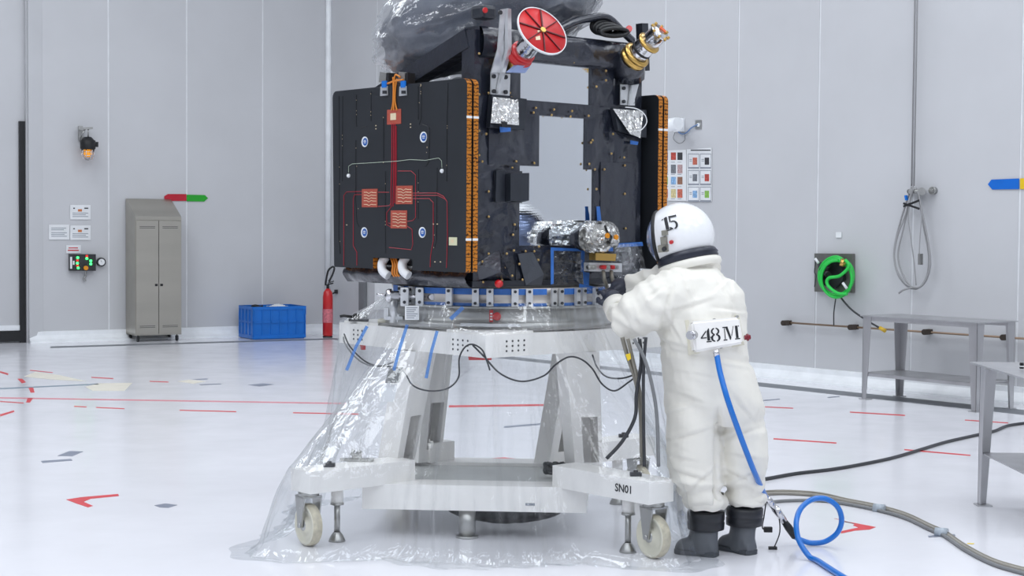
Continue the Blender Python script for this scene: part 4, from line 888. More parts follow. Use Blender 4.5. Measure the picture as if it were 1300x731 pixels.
# things on the left wing's outer face
M_wire = mat('red_wire', (176,36,52), .4); M_patch = mat('red_circuit_patch', (176,82,66), .4, var=(60,.12)); M_sold = mat('solder_pad', (225,205,170), .35)
M_orw = mat('orange_cable', (214,130,40), .4)
def wires(paths, r, m, name='wire', off=.002):
    for p_ in paths:
        q = MB(); q.tube([G(x, y, off) for x,y in p_], r, 5, smooth=False); q.build(name, m, pL)
def patch(x0,y0,x1,y1,m,name,off=.001,th=.002,sk=0):
    a = loc(G(x0,y0)); b2 = loc(G(x1,y1)); q = MB()
    q.prism([S(-.731-off,a[1],a[2]), S(-.731-off,b2[1],a[2]), S(-.731-off,b2[1],b2[2]), S(-.731-off,a[1],b2[2])], -SU*th); return q.build(name, m, pL)
for x0,y0,x1,y1 in ((460,240,479.5,263),(503,236,524,259),(496.5,267,517,290)):
    patch(x0,y0,x1,y1,M_patch,'circuit_patch')
    for k in range(5):
        q = MB(); yy = y0+4+3.6*k+(1 if k==4 else 0); xm=(x0+x1)/2
        q.tube([G(x,y,.004) for x,y in ((x0+2,yy),(xm-4,yy),(xm-1.5,yy+1.6),(xm+1.5,yy-.2),(xm+4,yy+.4),(x1-2,yy+.4))], .0016, 4, smooth=False); q.build('solder_strip', M_sold, pL)
patch(492,139.5,509.5,157,M_patch,'connector_patch'); patch(496.5,144,503.5,152,mat('cream_label',(232,214,180),.4),'connector_label',off=.003)
patch(570.5,301,580.5,311.5,mat('cream_label2',(214,212,178),.5),'square_label'); patch(573,304,576.5,308,M_sold,'square_print',off=.003,th=.0008)
wires([[(497.5,156),(497.5,200),(496.5,240),(496.5,262)],[(499.5,156),(499.8,200),(499,262)],[(501.5,156),(501.5,200),(501,258)],[(503,160),(503,200),(502.8,240)]], .0022, M_wire)
wires([[(460,243),(440,243.5),(436.5,248),(436.3,337)],[(460,247),(450,247),(448.5,252),(448.5,312),(453,320),(453,337)],[(480,244),(494,244)],[(480,262),(494,261),(497,257)],
       [(505,217),(522,217),(527.5,222),(527.5,276),(524,280),(517,281)],[(524,245),(555,245),(563,249),(567.5,256),(568,300),(566.8,340)],[(524,248),(556,248),(566,253)],[(524,252),(545,252),(550,257),(550,305),(546.5,325),(546,339)],
       [(517,287),(523,291),(524,310),(522,317),(494,314)],[(497,262),(491,270),(491,285),(496,288)],[(497,284),(493,283)]], .0016, M_wire)
dk = [[(430.5,122),(431,220),(430,300),(432,322)],[(435,122),(434.6,230)],[(452.5,120),(452.3,155),(453,161)],[(451.8,178),(451.5,255),(453,282),(456,288)],[(471,116),(471,154)],[(487,147),(487,170),(487,208)],[(489.5,217),(489,260),(489.5,322)],
      [(534.5,107),(531,110),(531,152)],[(535,107),(534.8,150),(532,158)],[(568.8,105),(567.5,150),(567,230)],[(545,162),(544.8,205),(540,212)],[(531.3,215),(531,240),(531,278)],[(555,213),(554.5,260),(554,305),(551,315)],[(458,162),(466,160)],[(536,158),(543,160),(545,165)]]
wires(dk, .0022, M_black, 'slot_line', off=.0008)
M_gw = mat('pale_green_wire',(180,196,176),.4)
wires([[(442.5,219),(442.5,211),(447,208),(465,207),(480,206),(505,204.5),(520,202.5),(540,203.5),(551,201.5),(557,200.5),(560.5,204),(561,213)]], .0013, M_gw, off=.004)
for x,y in ((442.5,223),(561,217)):
    q = MB(); c = G(x,y,.006); q.ball(c, .011, 10, 8); q.build('white_bead', M_paper, pL)
for x,y in ((463.5,180),(538,174),(462.8,295),(536.5,295)):
    q = MB(); c = G(x,y,.001); q.cyl(c, c-SU*.004, .028, seg=24); st = q.build('round_sticker', M_paper, pL)
    q = MB(); c = G(x,y,.0052); q.cyl(c, c-SU*.001, .021, seg=24); q.build('blue_ring', mat('sticker_blue',(30,90,170),.4), pL)
    q = MB(); [q.prism([c-SU*.0015+SL*a+UP*z, c-SU*.0015-SL*a+UP*z, c-SU*.0015-SL*a+UP*(z+.003), c-SU*.0015+SL*a+UP*(z+.003)], -SU*.0006) for a,z in ((.010,.006),(.012,0),(.009,-.007))]; q.build('sticker_print', M_paper, pL, kind='stuff')
q = MB(); rng = random.Random(11)
for p_ in dk[:13]:
    (x0,y0),(x1,y1) = p_[0], p_[-1]
    for k in range(3):
        t_ = rng.random(); c = G(x0+(x1-x0)*t_, y0+(y1-y0)*t_, .003); q.prism([c, c+SL*.003, c+SL*.003+UP*.004, c+UP*.004], -SU*.001)
for x,y in ((478,160),(522,158),(478,164),(522,162),(441,286),(551,285),(556,285),(560,333),(553,333)): c = G(x,y,.002); q.prism([c, c+SL*.010, c+SL*.010+UP*.005, c+UP*.005], -SU*.001)
q.build('solder_dots', M_sold, pL, kind='stuff')
# clips and cables on top of the wing
for x in (488.5, 512.5):
    q = MB(); q.prism([G(x-4,110,.004), G(x+4,109.3,.004), G(x+4.5,121,.004), G(x-4.5,122,.004)], -SU*.008); q.build('clip', M_alu, pL)
    q = MB(); q.prism([G(x-2.5,115,.013), G(x+2.5,115,.013), G(x+2.5,119,.013), G(x-2.5,119,.013)], -SU*.003); q.build('clip_window', M_dark, pL)
    q = MB(); q.prism([G(x-2.5,103,.008), G(x+3,102.5,.008), G(x+3,111,.008), G(x-2.5,111.5,.008)], -SU*.008); q.build('blue_latch', M_blue, pL)
    q = MB(); c = G(x+2,100,-.03); q.beam(c-SL*.03+UP*.0, c+SL*.03+UP*.01, .05,.055); q.build('connector', mat('grey_connector',(150,150,148),.4,.5,bump=(40,.4)), pL)
    q = MB(); c = G(x+8,100,-.03); q.beam(c-SL*.012, c+SL*.012, .05,.06); q.build('connector_shell', M_black, pL)
for k,(pp) in enumerate(([(500,140),(500,128),(500.5,105),(502,95),(508,98)],[(497,140),(499,130),(499.5,112),(499,98)],[(504,140),(501.5,128),(502,112),(504,100)],[(486,105),(492,106),(500,103),(512,101)])):
    q = MB(); q.tube(smooth_path([G(x,y,.006) for x,y in pp],5), .005, 6); q.build('orange_cable', M_orw, pL)
for x0,x1 in ((482,494),(507,521)):
    q = MB(); a=G(x0,330,-.03); b2=G(x1,330,-.03); q.tube(smooth_path([G((x0+x1)/2+2,326,-.05), G((x0+x1)/2-3,334,-.03), G((x0+x1)/2-2,344,-.02), G((x0+x1)/2+5,350,-.03)],5), .024, 10); q.build('white_sleeve', M_paper, pL)
for x in (498,501,504):
    q = MB(); q.tube(smooth_path([G(x-2,326,-.04), G(x+1,336,-.02), G(x,346,-.02), G(x+3,351,-.03)],5), .006, 6); q.build('orange_cable', M_orw, pL)
# ---- left metal bracket on the front
q = MB(); 
q.prism([F(x,y,.04) for x,y in ((622.5,92),(647,94),(646,121.5),(622,119.5))], -SL*.006)
q.prism([F(x,y,.045+z) for x,y,z in ((622.5,92,0),(631,62,.05),(635,12,.10),(642,11,.10),(643,65,.05),(637,93,0))], -SL*.008)
q.prism([F(x,y,.05+z) for x,y,z in ((641,11,.10),(645.5,12,.10),(646,64,.05),(638,93,0),(632,119,0),(629,119,0),(634,92,0),(641,64,.05))], -SL*.022)
bk = q.build('lifting_bracket', M_alu, sp)
for x,y in ((626,97),(641,98),(626,116),(641,117),(634,16)):
    q = MB(); c=F(x,y,.045 if y>50 else .15); q.cyl(c, c-SL*.012, .011, seg=10); q.build('bolt', M_dark, bk)
# dish with red cover
AX = Vector((.50,-.70,.50)).normalized()
dc = F(688,39.5,.30)
q = MB(); q.lathe([(0,.004),(.138,.004),(.1385,-.004),(.0,-.005)], dc, AX, 64); dish = q.build('antenna_cover', M_redpaint, sp)
q = MB(); q.lathe([(.1385,-.006),(.1425,-.006),(.1425,.007),(.1385,.007),(.1385,-.006)], dc, AX, 64); q.build('rim', M_paper, dish)
ux = AX.cross(UP).normalized(); uy = ux.cross(AX)
for k in range(8):
    a = k*math.pi/4+.25; d = ux*math.cos(a)+uy*math.sin(a); q = MB(); q.beam(dc+d*.015+AX*.008, dc+d*.134+AX*.006, .0035 if k%2 else .0065, .009, up=AX); q.build('rib', mat('dark_red_rib',(90,20,26),.5), dish)
q = MB(); q.cyl(dc, dc+AX*.016, .015, seg=12); q.build('hub', M_gold, dish)
q = MB(); q.prism([dc+AX*.006+ux*a+uy*b3 for a,b3 in ((.03,-.035),(.06,-.045),(.065,-.065),(.035,-.06))], AX*.001); q.prism([dc+AX*.006+ux*a+uy*b3 for a,b3 in ((.02,0),(.035,-.005),(.035,-.015),(.02,-.012))], AX*.001); q.build('cream_tag', MATS['cream_label'], dish)
q = MB(); q.lathe([(.052,-.19),(.056,-.17),(.055,-.04),(.075,-.015),(.085,-.006)], dc, AX, 28); q.build('silver_tube', M_foilmir, sp) if 'M_foilmir' in globals() else q.build('silver_tube', mat('wrinkled_mirror_film',(220,220,222),.12,1,bump=(18,.5,.01)), sp)
q = MB(); q.lathe([(.045,-.24),(.068,-.235),(.072,-.225),(.072,-.215),(.058,-.21),(.058,-.195),(.066,-.19),(.066,-.178),(.05,-.175)], dc, AX, 28); q.build('red_collar', M_red, sp)
q = MB(); q.lathe([(0,-.32),(.04,-.31),(.05,-.24),(.04,-.235)], dc, AX, 16); q.build('gold_foot', M_gold, sp)
q = MB(); q.prism([F(x,y,.12) for x,y in ((642,92),(652,83),(668,85),(662,93))], -SL*.03); q.build('blue_support', mat('pale_blue_film',(150,170,215),.3), sp)
# gold turret at the right
gc = F(806,72,.14); GX = Vector((.60,-.56,.58)).normalized()
q = MB(); q.lathe([(0,-.05),(.075,-.03),(.078,-.012),(.068,-.008),(.068,.0),(.08,.006),(.08,.022),(.06,.026)], gc, GX, 32); tur = q.build('gold_flange', M_gold, sp)
q = MB(); q.lathe([(.056,.02),(.056,.11)], gc, GX, 28); q.build('silver_drum', MATS.get('wrinkled_mirror_film'), tur)
q = MB(); q.lathe([(.057,.05),(.059,.052),(.059,.062),(.057,.064)], gc, GX, 28); q.build('black_band', M_black, tur)
q = MB(); q.lathe([(.05,.105),(.066,.108),(.068,.122),(.05,.125)], gc, GX, 28); q.build('gold_flange', M_gold, tur)
q = MB(); q.lathe([(.052,.12),(.052,.20),(.056,.203),(.056,.212),(.0,.214)], gc, GX, 28); q.build('silver_drum', MATS.get('wrinkled_mirror_film'), tur)
gux = GX.cross(UP).normalized(); guy = gux.cross(GX)
for k in range(8):
    a = k*math.pi/4; c = gc+GX*.205+(gux*math.cos(a)+guy*math.sin(a))*.055; q = MB(); q.cyl(c, c+GX*.014, .008, seg=8); q.build('gold_bolt', M_gold, tur)
c = gc+GX*.215; q = MB(); q.prism([c+gux*a+guy*b3 for a,b3 in ((-.045,.005),(-.02,.035),(-.002,.02),(-.028,-.01))], GX*.006); q.build('orange_label', mat('orange_label',(215,85,25),.4), tur)
q = MB(); q.beam(F(815,30,-.12), F(817,90,-.12), .05,.05); q.build('corner_post', M_mliflat, sp)
q = MB(); q.tube([F(797,92,.02), F(800,82,.06), F(804,74,.11)], [.10,.085,.07], 12); q.build('turret_sleeve', M_mli, sp)
q = MB(); q.prism([F(x,y,.03) for x,y in ((787,107),(805,108),(805,134),(787,133))], -SL*.006); q.prism([F(x,y,.04+z) for x,y,z in ((800,108,0),(810,90,.05),(814,88,.05),(808,110,0),(802,134,0),(797,134,0))], -SL*.012); bk = q.build('lifting_bracket', M_alu, sp)
for x,y in ((791,112),(802,113),(791,129),(802,130)):
    q = MB(); c=F(x,y,.036); q.cyl(c, c-SL*.012, .010, seg=8); q.build('bolt', M_dark, bk)
# foil-covered sensors
def foil(px, off0, off1, name='foil_cover', n=14, amp=.014, seed=0):
    q = MB(); (x0,y0),(x1,y1),(x2,y2),(x3,y3) = px
    def f(u,v):
        x = (x0*(1-u)+x1*u)*(1-v)+(x3*(1-u)+x2*u)*v; y = (y0*(1-u)+y1*u)*(1-v)+(y3*(1-u)+y2*u)*v
        return F(x, y, off0+(off1-off0)*v + wr((x*.03,y*.03,seed), 2.2, amp, seed))
    q.grid(f, n, n, smooth=False); pr = q.build(name, M_foil, sp, fix=False); return pr
q = MB(); q.prism([F(x,y,.012) for x,y in ((620,120),(664,126),(661,165),(617,162))], -SL*.03); q.build('sensor_base', M_mliflat, sp)
foil([(626,123),(658,126),(659,159),(623,156)], .05, .06, seed=3)
q = MB(); q.prism([F(x,y,.07) for x,y in ((636,154),(643,155),(643,162),(636,161))], -SL*.006); q.build('black_tab', M_black, sp)
q = MB(); q.prism([F(x,y,.05) for x,y in ((634,161),(648,162),(648,167),(635,168))], -SL*.003); q.build('blue_tape', M_tapeb, sp)
q = MB(); q.prism([F(x,y,.012) for x,y in ((774,137),(816,140),(816,175),(780,166))], -SL*.03); q.build('sensor_base', M_mliflat, sp)
foil([(778,138),(817,141),(813,175),(800,170)], .05, .07, seed=6, n=12)
q = MB(); q.tube(smooth_path([F(x,y,.08) for x,y in ((794,136),(808,138),(818,145),(821,155),(815,164),(808,166))],6), .003, 6); q.build('white_lead', M_paper, sp)
q = MB(); q.prism([F(x,y,.03) for x,y in ((800,178),(810,180),(809,184),(800,183))], -SL*.003); q.build('blue_tape', M_tapeb, sp)
q = MB(); q.prism([F(x,y,.012) for x,y in ((627,217),(638,216),(638,256),(626,256))], -SL*.02); q.build('sensor_mount', M_mliflat, sp)
# lower right: crumpled foil instrument, gold block, connectors, tape frame, clear film
q = MB(); rr_ = []
q.grid(lambda u,v: F(760+27*math.cos(u*6.2832)*max(0,math.sin(v*3.1416))**.6, 301-21*math.cos(v*3.1416), .12-.10*math.sin(u*6.2832)*max(0,math.sin(v*3.1416))**.6+wr((math.cos(u*6.2832)*1.5,v*3,math.sin(u*6.2832)*1.5),1.6,.055)), 34, 18, smooth=False, closed_u=True); q.build('foil_instrument', M_foil, sp)
q = MB(); q.prism([F(x,y,.10) for x,y in ((724,296),(745,281),(752,287),(735,300),(737,318),(722,310))], -SL*.03); q.build('black_hood', M_mli, sp)
q = MB(); q.tube(smooth_path([F(x,y,.24) for x,y in ((768,286),(771,295),(776,301),(773,308))],5), .007, 6); q.build('black_lead', M_black, sp)
for x,y in ((770,299),(781,301)):
    q = MB(); c=F(x,y,.24); q.cyl(c, c-SL*.012, .014, seg=8); q.build('amber_button', mat('amber_knob',(235,150,30),.4), sp)
q = MB(); q.prism([F(x,y,.12) for x,y in ((748,321),(774,322),(773,331),(748,330))], -SL*.05); q.build('gold_block', M_gold, sp)
q = MB(); q.prism([F(x,y,.15) for x,y in ((754,313),(775,314),(775,319),(754,318))], -SL*.02); q.build('blue_tape', M_tapeb, sp)
q = MB(); q.prism([F(x,y,.10) for x,y in ((741,333),(783,334),(783,345),(741,344))], -SL*.04); cn = q.build('connector_plate', M_alu, sp)
for x in (746,751,763,768,774,779):
    q = MB(); c=F(x,339,.14); q.cyl(c, c-SL*.03, .012, seg=10); q.cyl(c-SL*.03, c-SL*.034, .007, seg=8); q.build('socket', M_red if x in (763,774) else M_steel, cn)
for x0,x1 in ((766,771),(776,781)):
    q = MB(); q.tube(smooth_path([F(x0,344,.14), F(x0+1,354,.16), F(x1,366,.15), F(x1+2,376,.10)],5), .011, 8); q.build('braided_lead', M_braid, sp)
for px in ([(699,314),(740,316),(740,319),(699,318)],[(699,314),(702.5,314),(702.5,360),(699,361)],[(738,318),(742,318),(741,345),(737,345)],[(740,345),(748,346),(747,362),(741,361)],[(780,309),(815,307),(816,312),(781,314)],[(757,262),(761,262),(763,280),(758,280)],[(735,360),(795,372),(794,378),(735,366)]):
    q = MB(); q.prism([F(x,y,.03 if y < 359 else .08) for x,y in px], -SL*.003); q.build('blue_tape', M_tapeb, sp)
def filmpatch(px, off, seed, n=20, amp=.02):
    q = MB(); (x0,y0),(x1,y1),(x2,y2),(x3,y3) = px
    q.grid(lambda u,v: F((x0*(1-u)+x1*u)*(1-v)+(x3*(1-u)+x2*u)*v, (y0*(1-u)+y1*u)*(1-v)+(y3*(1-u)+y2*u)*v, off+.03*math.sin(u*3.14)*math.sin(v*3.14)+wr((u*2,v*2,seed),1.5,amp,seed)), n, n); q.build('clear_film', M_film, sp, fix=False)
filmpatch([(701,317),(741,318),(741,363),(701,362)], .03, 1); filmpatch([(780,311),(814,309),(822,352),(778,368)], .05, 2); filmpatch([(778,311),(800,309),(806,340),(775,345)], .10, 5)
filmpatch([(735,362),(800,366),(796,392),(730,390)], .08, 7)
# cables on the top right of the frame
q = MB(); 
for k in range(5): q.tube(smooth_path([F(760+5*k+(9+2*k)*math.cos(a+k), 33+2*k-(9-k)*math.sin(a+k), -.02+.02*k) for a in [i*.7 for i in range(10)]],4), .012, 6)
q.build('cable_nest', M_black, sp, kind='stuff')
q = MB(); q.tube(smooth_path([F(x,y,.0) for x,y in ((700,44),(725,30),(745,24),(770,22),(790,40),(803,52))],6), .022, 8); q.build('harness', M_mli, sp)
q = MB(); q.cyl(F(796,40,.02), F(799,36,.06), .018, seg=10); q.build('red_cap', M_red, sp)
# ---------------------------------------------------------------- covered antenna on top
t = thing('covered_antenna', 'dark antenna structure under a milky plastic bag on top of the spacecraft', 'antenna', S(-.1,.1,2.4))
ac = S(.02,.12,2.86)
def lump(u, v, gx, gy, gz, amp, seed, cx=0):
    a = u*6.2832; th = v*3.1416; d = Vector((math.cos(a)*math.sin(th), math.sin(a)*math.sin(th), math.cos(th)))
    k = 1/max(abs(d.x)**2.6+abs(d.y)**2.6+abs(d.z)**2.6, 1e-6)**(1/2.6)
    p = Vector((d.x*gx, d.y*gy, d.z*gz))*k*(1+wr(d*1.1+Vector((seed,)*3), 1.6, amp, seed))
    p.z += .0 + p.x*.30                                   # rises to the right
    return ac + Vector((p.x+cx, p.y, p.z))
q = MB(); q.grid(lambda u,v: lump(u,v,.60,.44,.29,.09,2), 60, 36, closed_u=True); q.build('antenna_body', mat('slate_cover',(74,80,94),.4,.1,bump=(5,.6,.03)), t)
t = thing('plastic_bag', 'milky translucent plastic bag wrapped over the dark antenna on top of the spacecraft', 'plastic bag', S(-.1,.1,2.4))
q = MB(); q.grid(lambda u,v: lump(u,v,.635,.49,.345,.12,5,.0), 90, 50, closed_u=True); q.build('bag', M_bag, t, fix=False)
# ================================================================ WORKER
pr = thing('person', 'person in a bulky white protective suit and round helmet, leaning towards the black spacecraft', 'person', atZ(905, 705))
def ring_loft(m, rows, seg=28, close=True):
    """rows: (x, y, half width px, depth, half depth m) - horizontal elliptical sections"""
    vs = []; fs = []
    for x, y, hw, D, hd in rows:
        c = atY(x, y, D); w_ = hw*D/FPX
        for k in range(seg):
            a = 2*math.pi*k/seg; ca, sa = math.cos(a), math.sin(a); e = 2/2.4
            vs.append(c + Vector((math.copysign(abs(ca)**e, ca)*w_, math.copysign(abs(sa)**e, sa)*hd, 0)))
    n = len(rows)
    for i in range(n-1):
        for k in range(seg): fs.append((i*seg+k, i*seg+(k+1) % seg, (i+1)*seg+(k+1) % seg, (i+1)*seg+k))
    fs += [tuple(range(seg)), tuple((n-1)*seg+k for k in range(seg))]
    m.add(vs, fs, True)
def remesh(m, voxel, smooth_n, name, mt, parent, disp=None):
    me = bpy.data.meshes.new('tmp'); me.from_pydata(m.v, [], m.f)
    bm = bmesh.new(); bm.from_mesh(me); bmesh.ops.recalc_face_normals(bm, faces=bm.faces[:]); bm.to_mesh(me); bm.free()
    o = bpy.data.objects.new('tmp', me); COL.objects.link(o)
    r = o.modifiers.new('r', 'REMESH'); r.mode = 'VOXEL'; r.voxel_size = voxel; r.use_smooth_shade = True
    s_ = o.modifiers.new('s', 'SMOOTH'); s_.iterations = smooth_n; s_.factor = .5
    bpy.context.view_layer.update(); dg = bpy.context.evaluated_depsgraph_get()
    ev = o.evaluated_get(dg); m2 = bpy.data.meshes.new_from_object(ev); bpy.data.objects.remove(o)
    if disp:
        ns_ = [v.normal.copy() for v in m2.vertices]
        for v, n in zip(m2.vertices, ns_): v.co = v.co + n*disp(v.co)
    m2.transform(worldm(parent).inverted()); m2.materials.clear(); m2.materials.append(mt); m2.name = name
    for p_ in m2.polygons: p_.use_smooth = True
    ob = bpy.data.objects.new(name, m2); COL.objects.link(ob); ob.parent = parent; return ob
b = MB()
# torso and hips
ring_loft(b, [(880,340,30,8.10,.13),(878,347,38,8.10,.16),(880,356,51,8.09,.20),(885,372,59,8.08,.23),(888,395,60,8.06,.24),(890,415,57,8.05,.24),(892,440,57,8.04,.23),(898,465,58,8.04,.22),(903,490,60,8.03,.22),(906,510,62,8.03,.22),(908,525,62,8.03,.20),(909,538,58,8.03,.16)])
# legs
ring_loft(b, [(880,510,34,8.02,.19),(880,545,34,8.02,.19),(881,580,35,8.01,.175),(884,605,34,8.00,.165),(890,622,29,7.99,.14),(894,634,24,7.99,.12),(895,645,22,7.99,.10)])
ring_loft(b, [(932,510,30,8.07,.17),(943,545,31,8.07,.18),(944,575,31,8.07,.17),(943.5,600,30,8.07,.16),(945,618,26,8.07,.14),(946,630,22,8.07,.12),(946,640,21,8.07,.10)])
# arm on the near side: shoulder, elbow hanging low, forearm reaching to the connectors
b.tube([atY(888,375,8.02), atY(858,377,7.98), atY(830,386,7.93), atY(806,400,7.92), atY(797,406,7.95), atY(791,402,8.02), atY(783,392,8.10)], [.145,.150,.135,.112,.105,.085,.062], 18)
# far arm, mostly hidden
b.tube([atY(880,365,8.20), atY(850,362,8.26), atY(825,362,8.30), atY(808,362,8.34), atY(797,362,8.36)], [.13,.12,.09,.07,.055], 16)
# collar
b.tube([atY(878,350,8.10), atY(875,340,8.12), atY(873,336,8.13)], [.16,.15,.14], 24)
CREASE = [(842,350,792,372,.010),(850,362,815,385,.008),(905,348,936,392,.010),(852,398,902,382,.011),(838,434,884,447,.010),(946,396,908,392,.010),(868,345,882,398,.009),
    (925,352,905,372,.008),(800,385,812,418,.009),(815,378,830,405,.009),(790,400,806,424,.008),(848,408,868,440,.010),(850,562,908,546,.012),(918,560,970,544,.012),(850,598,904,614,.012),(868,634,912,598,.012),
    (918,598,964,618,.011),(862,474,930,484,.008),(850,500,900,515,.009),(930,500,958,535,.009),(848,580,890,590,.009),(920,578,966,586,.008),(855,616,890,622,.010),(922,622,962,604,.010),(900,462,948,470,.008),(846,530,880,520,.008)]
def folds(p):
    q = FPX/p.y; x = 650+(p.x)*q; y = 288.5+(1.68-p.z)*q      # approximate place on the figure
    k = 0
    k += wr((p.x*1.2+p.z*.5, p.y*1.2, p.z*1.6), 2.3, .010, 1.5)
    for (x0,y0,x1,y1,A) in CREASE:
        dx, dy = x1-x0, y1-y0; L2 = dx*dx+dy*dy; t_ = ((x-x0)*dx+(y-y0)*dy)/L2
        if -.25 < t_ < 1.25:
            d_ = ((x-x0)*dy-(y-y0)*dx)/math.sqrt(L2); e = max(0, 1-abs(t_-.5)*1.4)
            k += A*e*(math.exp(-((d_-3.5)/3.0)**2)*.8 - math.exp(-((d_+.5)/2.6)**2))
    if y > 600: k += .010*math.sin((p.z*70)+6*p.x+3*noise.noise(p*8)) * min(1, (y-600)/25)
    if y > 480 and y < 560: k += .006*math.sin(p.z*34+(p.x-1)*26)*math.sin(math.pi*(y-480)/80)
    if x < 850 and y < 450: k += .006*math.sin((p.x+p.z*1.2)*48+4*noise.noise(p*6))
    if 440 < y < 475: k -= .012*math.exp(-((y-452-(x-880)*.12)/4.5)**2)
    if 855 < x < 930 and 350 < y < 410: k += .006*math.sin(p.x*30+p.z*20)
    d_ = (x-852)*.5-(y-372)*.28
    if 345 < y < 450 and x < 900: k -= .014*math.exp(-((x-846-(y-400)*-.25)/3.5)**2)*min(1,max(0,(y-350)/30))
    if 395 < y < 432 and x > 836: k += 0
    if y > 515: k -= .030*math.exp(-((x-914)/3.2)**2)*min(1,(y-515)/20)
    return k
suit = remesh(b, .0095, 2, 'suit', M_suit, pr, folds)
# helmet
hf = Vector((-.93,.33,-.14)).normalized(); hu = (UP - hf*UP.dot(hf)).normalized(); hs = hf.cross(hu)
hc = atY(863.5, 300.5, 8.16)
def hp(d, k=1.0):
    d = Vector(d).normalized(); a, u_, s_ = d.dot(hf), d.dot(hu), d.dot(hs)
    return hc + (hf*(a*.178)+hu*(u_*.176)+hs*(s_*.168))*k
CUT = .60
m = MB()
def shell(u, v):
    th = math.acos(CUT) + (math.pi-math.acos(CUT))*v; a = u*6.2832
    return hp(hf*math.cos(th)+(hu*math.cos(a)+hs*math.sin(a))*math.sin(th))
m.grid(shell, 48, 30, closed_u=True); hm = m.build('helmet', M_helmet, pr)
m = MB(); m.grid(lambda u,v: hp(hf*math.cos(math.acos(CUT)*v)+(hu*math.cos(u*6.2832)+hs*math.sin(u*6.2832))*math.sin(math.acos(CUT)*v), .985), 40, 12, closed_u=True); m.build('visor', mat('tinted_visor',(150,165,200),.06,.6,coat=.5), hm)
m = MB(); th = math.acos(CUT); m.tube([hp(hf*math.cos(th)+(hu*math.cos(a)+hs*math.sin(a))*math.sin(th), 1.005) for a in [k*math.pi/24 for k in range(48)]], .011, 8, closed=True); m.build('visor_seal', M_black, hm)
def glyph(ch, h):
    """stencil figures: polygons in a box of height h, centred"""
    G_ = {'1': [[(.18,0),(.72,0),(.72,.07),(.18,.07)],[(.33,.10),(.57,.10),(.57,1),(.46,1),(.33,.93)],[(.15,.80),(.29,.86),(.29,.92),(.15,.87)]],
          '4': [[(.48,.12),(.68,.12),(.68,1),(.62,1),(.48,.8)],[(.0,.30),(.44,.30),(.44,.38),(.12,.38),(.44,.74),(.44,.88),(.0,.38)],[(.40,0),(.78,0),(.78,.08),(.40,.08)],[(.71,.30),(.82,.30),(.82,.38),(.71,.38)]],
          'M': [[(-.14,0),(.14,0),(.14,.08),(-.14,.08)],[(-.03,.1),(.03,.1),(.03,.9),(-.03,.9)],[(-.14,.92),(.12,.92),(.12,1),(-.14,1)],[(.06,1),(.24,1),(.46,.18),(.40,.02),(.34,.02)],[(.50,.22),(.70,1),(.66,1),(.47,.34)],[(.72,.0),(1.10,0),(1.10,.08),(.72,.08)],[(.80,.1),(1.0,.1),(1.0,1),(.80,1)],[(1.03,.92),(1.10,.92),(1.10,1),(1.03,1)]]}
    arc = lambda cx, cy, rx, ry, w, a0, a1, n=8: [(cx+rx*math.cos(R(a0+(a1-a0)*k/n)), cy+ry*math.sin(R(a0+(a1-a0)*k/n))) for k in range(n+1)]+[(cx+(rx-w)*math.cos(R(a1+(a0-a1)*k/n)), cy+(ry-.08)*math.sin(R(a1+(a0-a1)*k/n))) for k in range(n+1)]
    G_['8'] = [arc(.36,.74,.30,.26,.13,98,262), arc(.40,.74,.30,.26,.13,-82,82), arc(.36,.26,.34,.28,.16,98,262), arc(.40,.26,.34,.28,.16,-82,82)]
    G_['5'] = [[(.12,.56),(.22,.56),(.22,.86),(.7,.86),(.7,1),(.12,1)], arc(.36,.31,.34,.32,.17,-85,120), [(.06,.06),(.30,-.01),(.30,.07),(.2,.16),(.06,.22)]]
    vs = []; fs = []
    for p_ in G_[ch]:
        k = len(vs); vs += [((x-.38)*h, (y-.5)*h) for x, y in p_]; n = len(p_)
        if ch in '85' and n == 18: fs += [(k+i, k+i+1, k+16-i, k+17-i) for i in range(8)]
        else: fs.append(tuple(range(k, k+n)))
    return vs, fs
# "15" on the side of the helmet
def on_helmet(cx, cy, vs, ang, k=1.006):
    out = []
    for x, y in vs:
        X = cx + (x*math.cos(ang)-y*math.sin(ang))*245; Y = cy - (x*math.sin(ang)+y*math.cos(ang))*245
        o_ = CAM; d = ray(X, Y).normalized(); A = [(hf,.178),(hu,.176),(hs,.168)]
        oo = Vector([(o_-hc).dot(a)/(r*k) for a,r in A]); dd = Vector([d.dot(a)/(r*k) for a,r in A])
        qa, qb, qc = dd.dot(dd), 2*oo.dot(dd), oo.dot(oo)-1; t_ = (-qb-math.sqrt(max(0,qb*qb-4*qa*qc)))/(2*qa); out.append(o_+d*t_)
    return out
for ch, cx, cy in (('1',845,284.5),('5',854.5,282)):
    vs, fs = glyph(ch, .072); m = MB(); m.add(on_helmet(cx, cy, vs, R(12), 1.022), fs); m.build('number', M_ink, hm)
# latch
m = MB(); c = on_helmet(844, 308, [(0,0)], 0)[0]; nrm = (c-hc).normalized()
for dx, dy, a, b4 in ((1,-10,.013,.013),(0,0,.014,.02),(-1,10,.024,.018)):
    q0 = on_helmet(844+dx, 305+dy, [(-a,-b4),(a,-b4),(a,b4),(-a,b4)], R(5), 1.0); m.prism(q0, nrm*.018)
m.build('latch', mat('latch_metal',(150,148,138),.4,.6), hm)
m = MB(); c = on_helmet(843.5, 316, [(0,0)], 0, 1.12)[0]; m.cyl(c, c+nrm*.008, .012); m.build('latch_button', M_dark, hm)
m = MB(); c = on_helmet(853, 307, [(0,0)], 0, 1.02)[0]; m.cyl(c, c+nrm*.012, .010); m.build('red_button', M_red, hm)
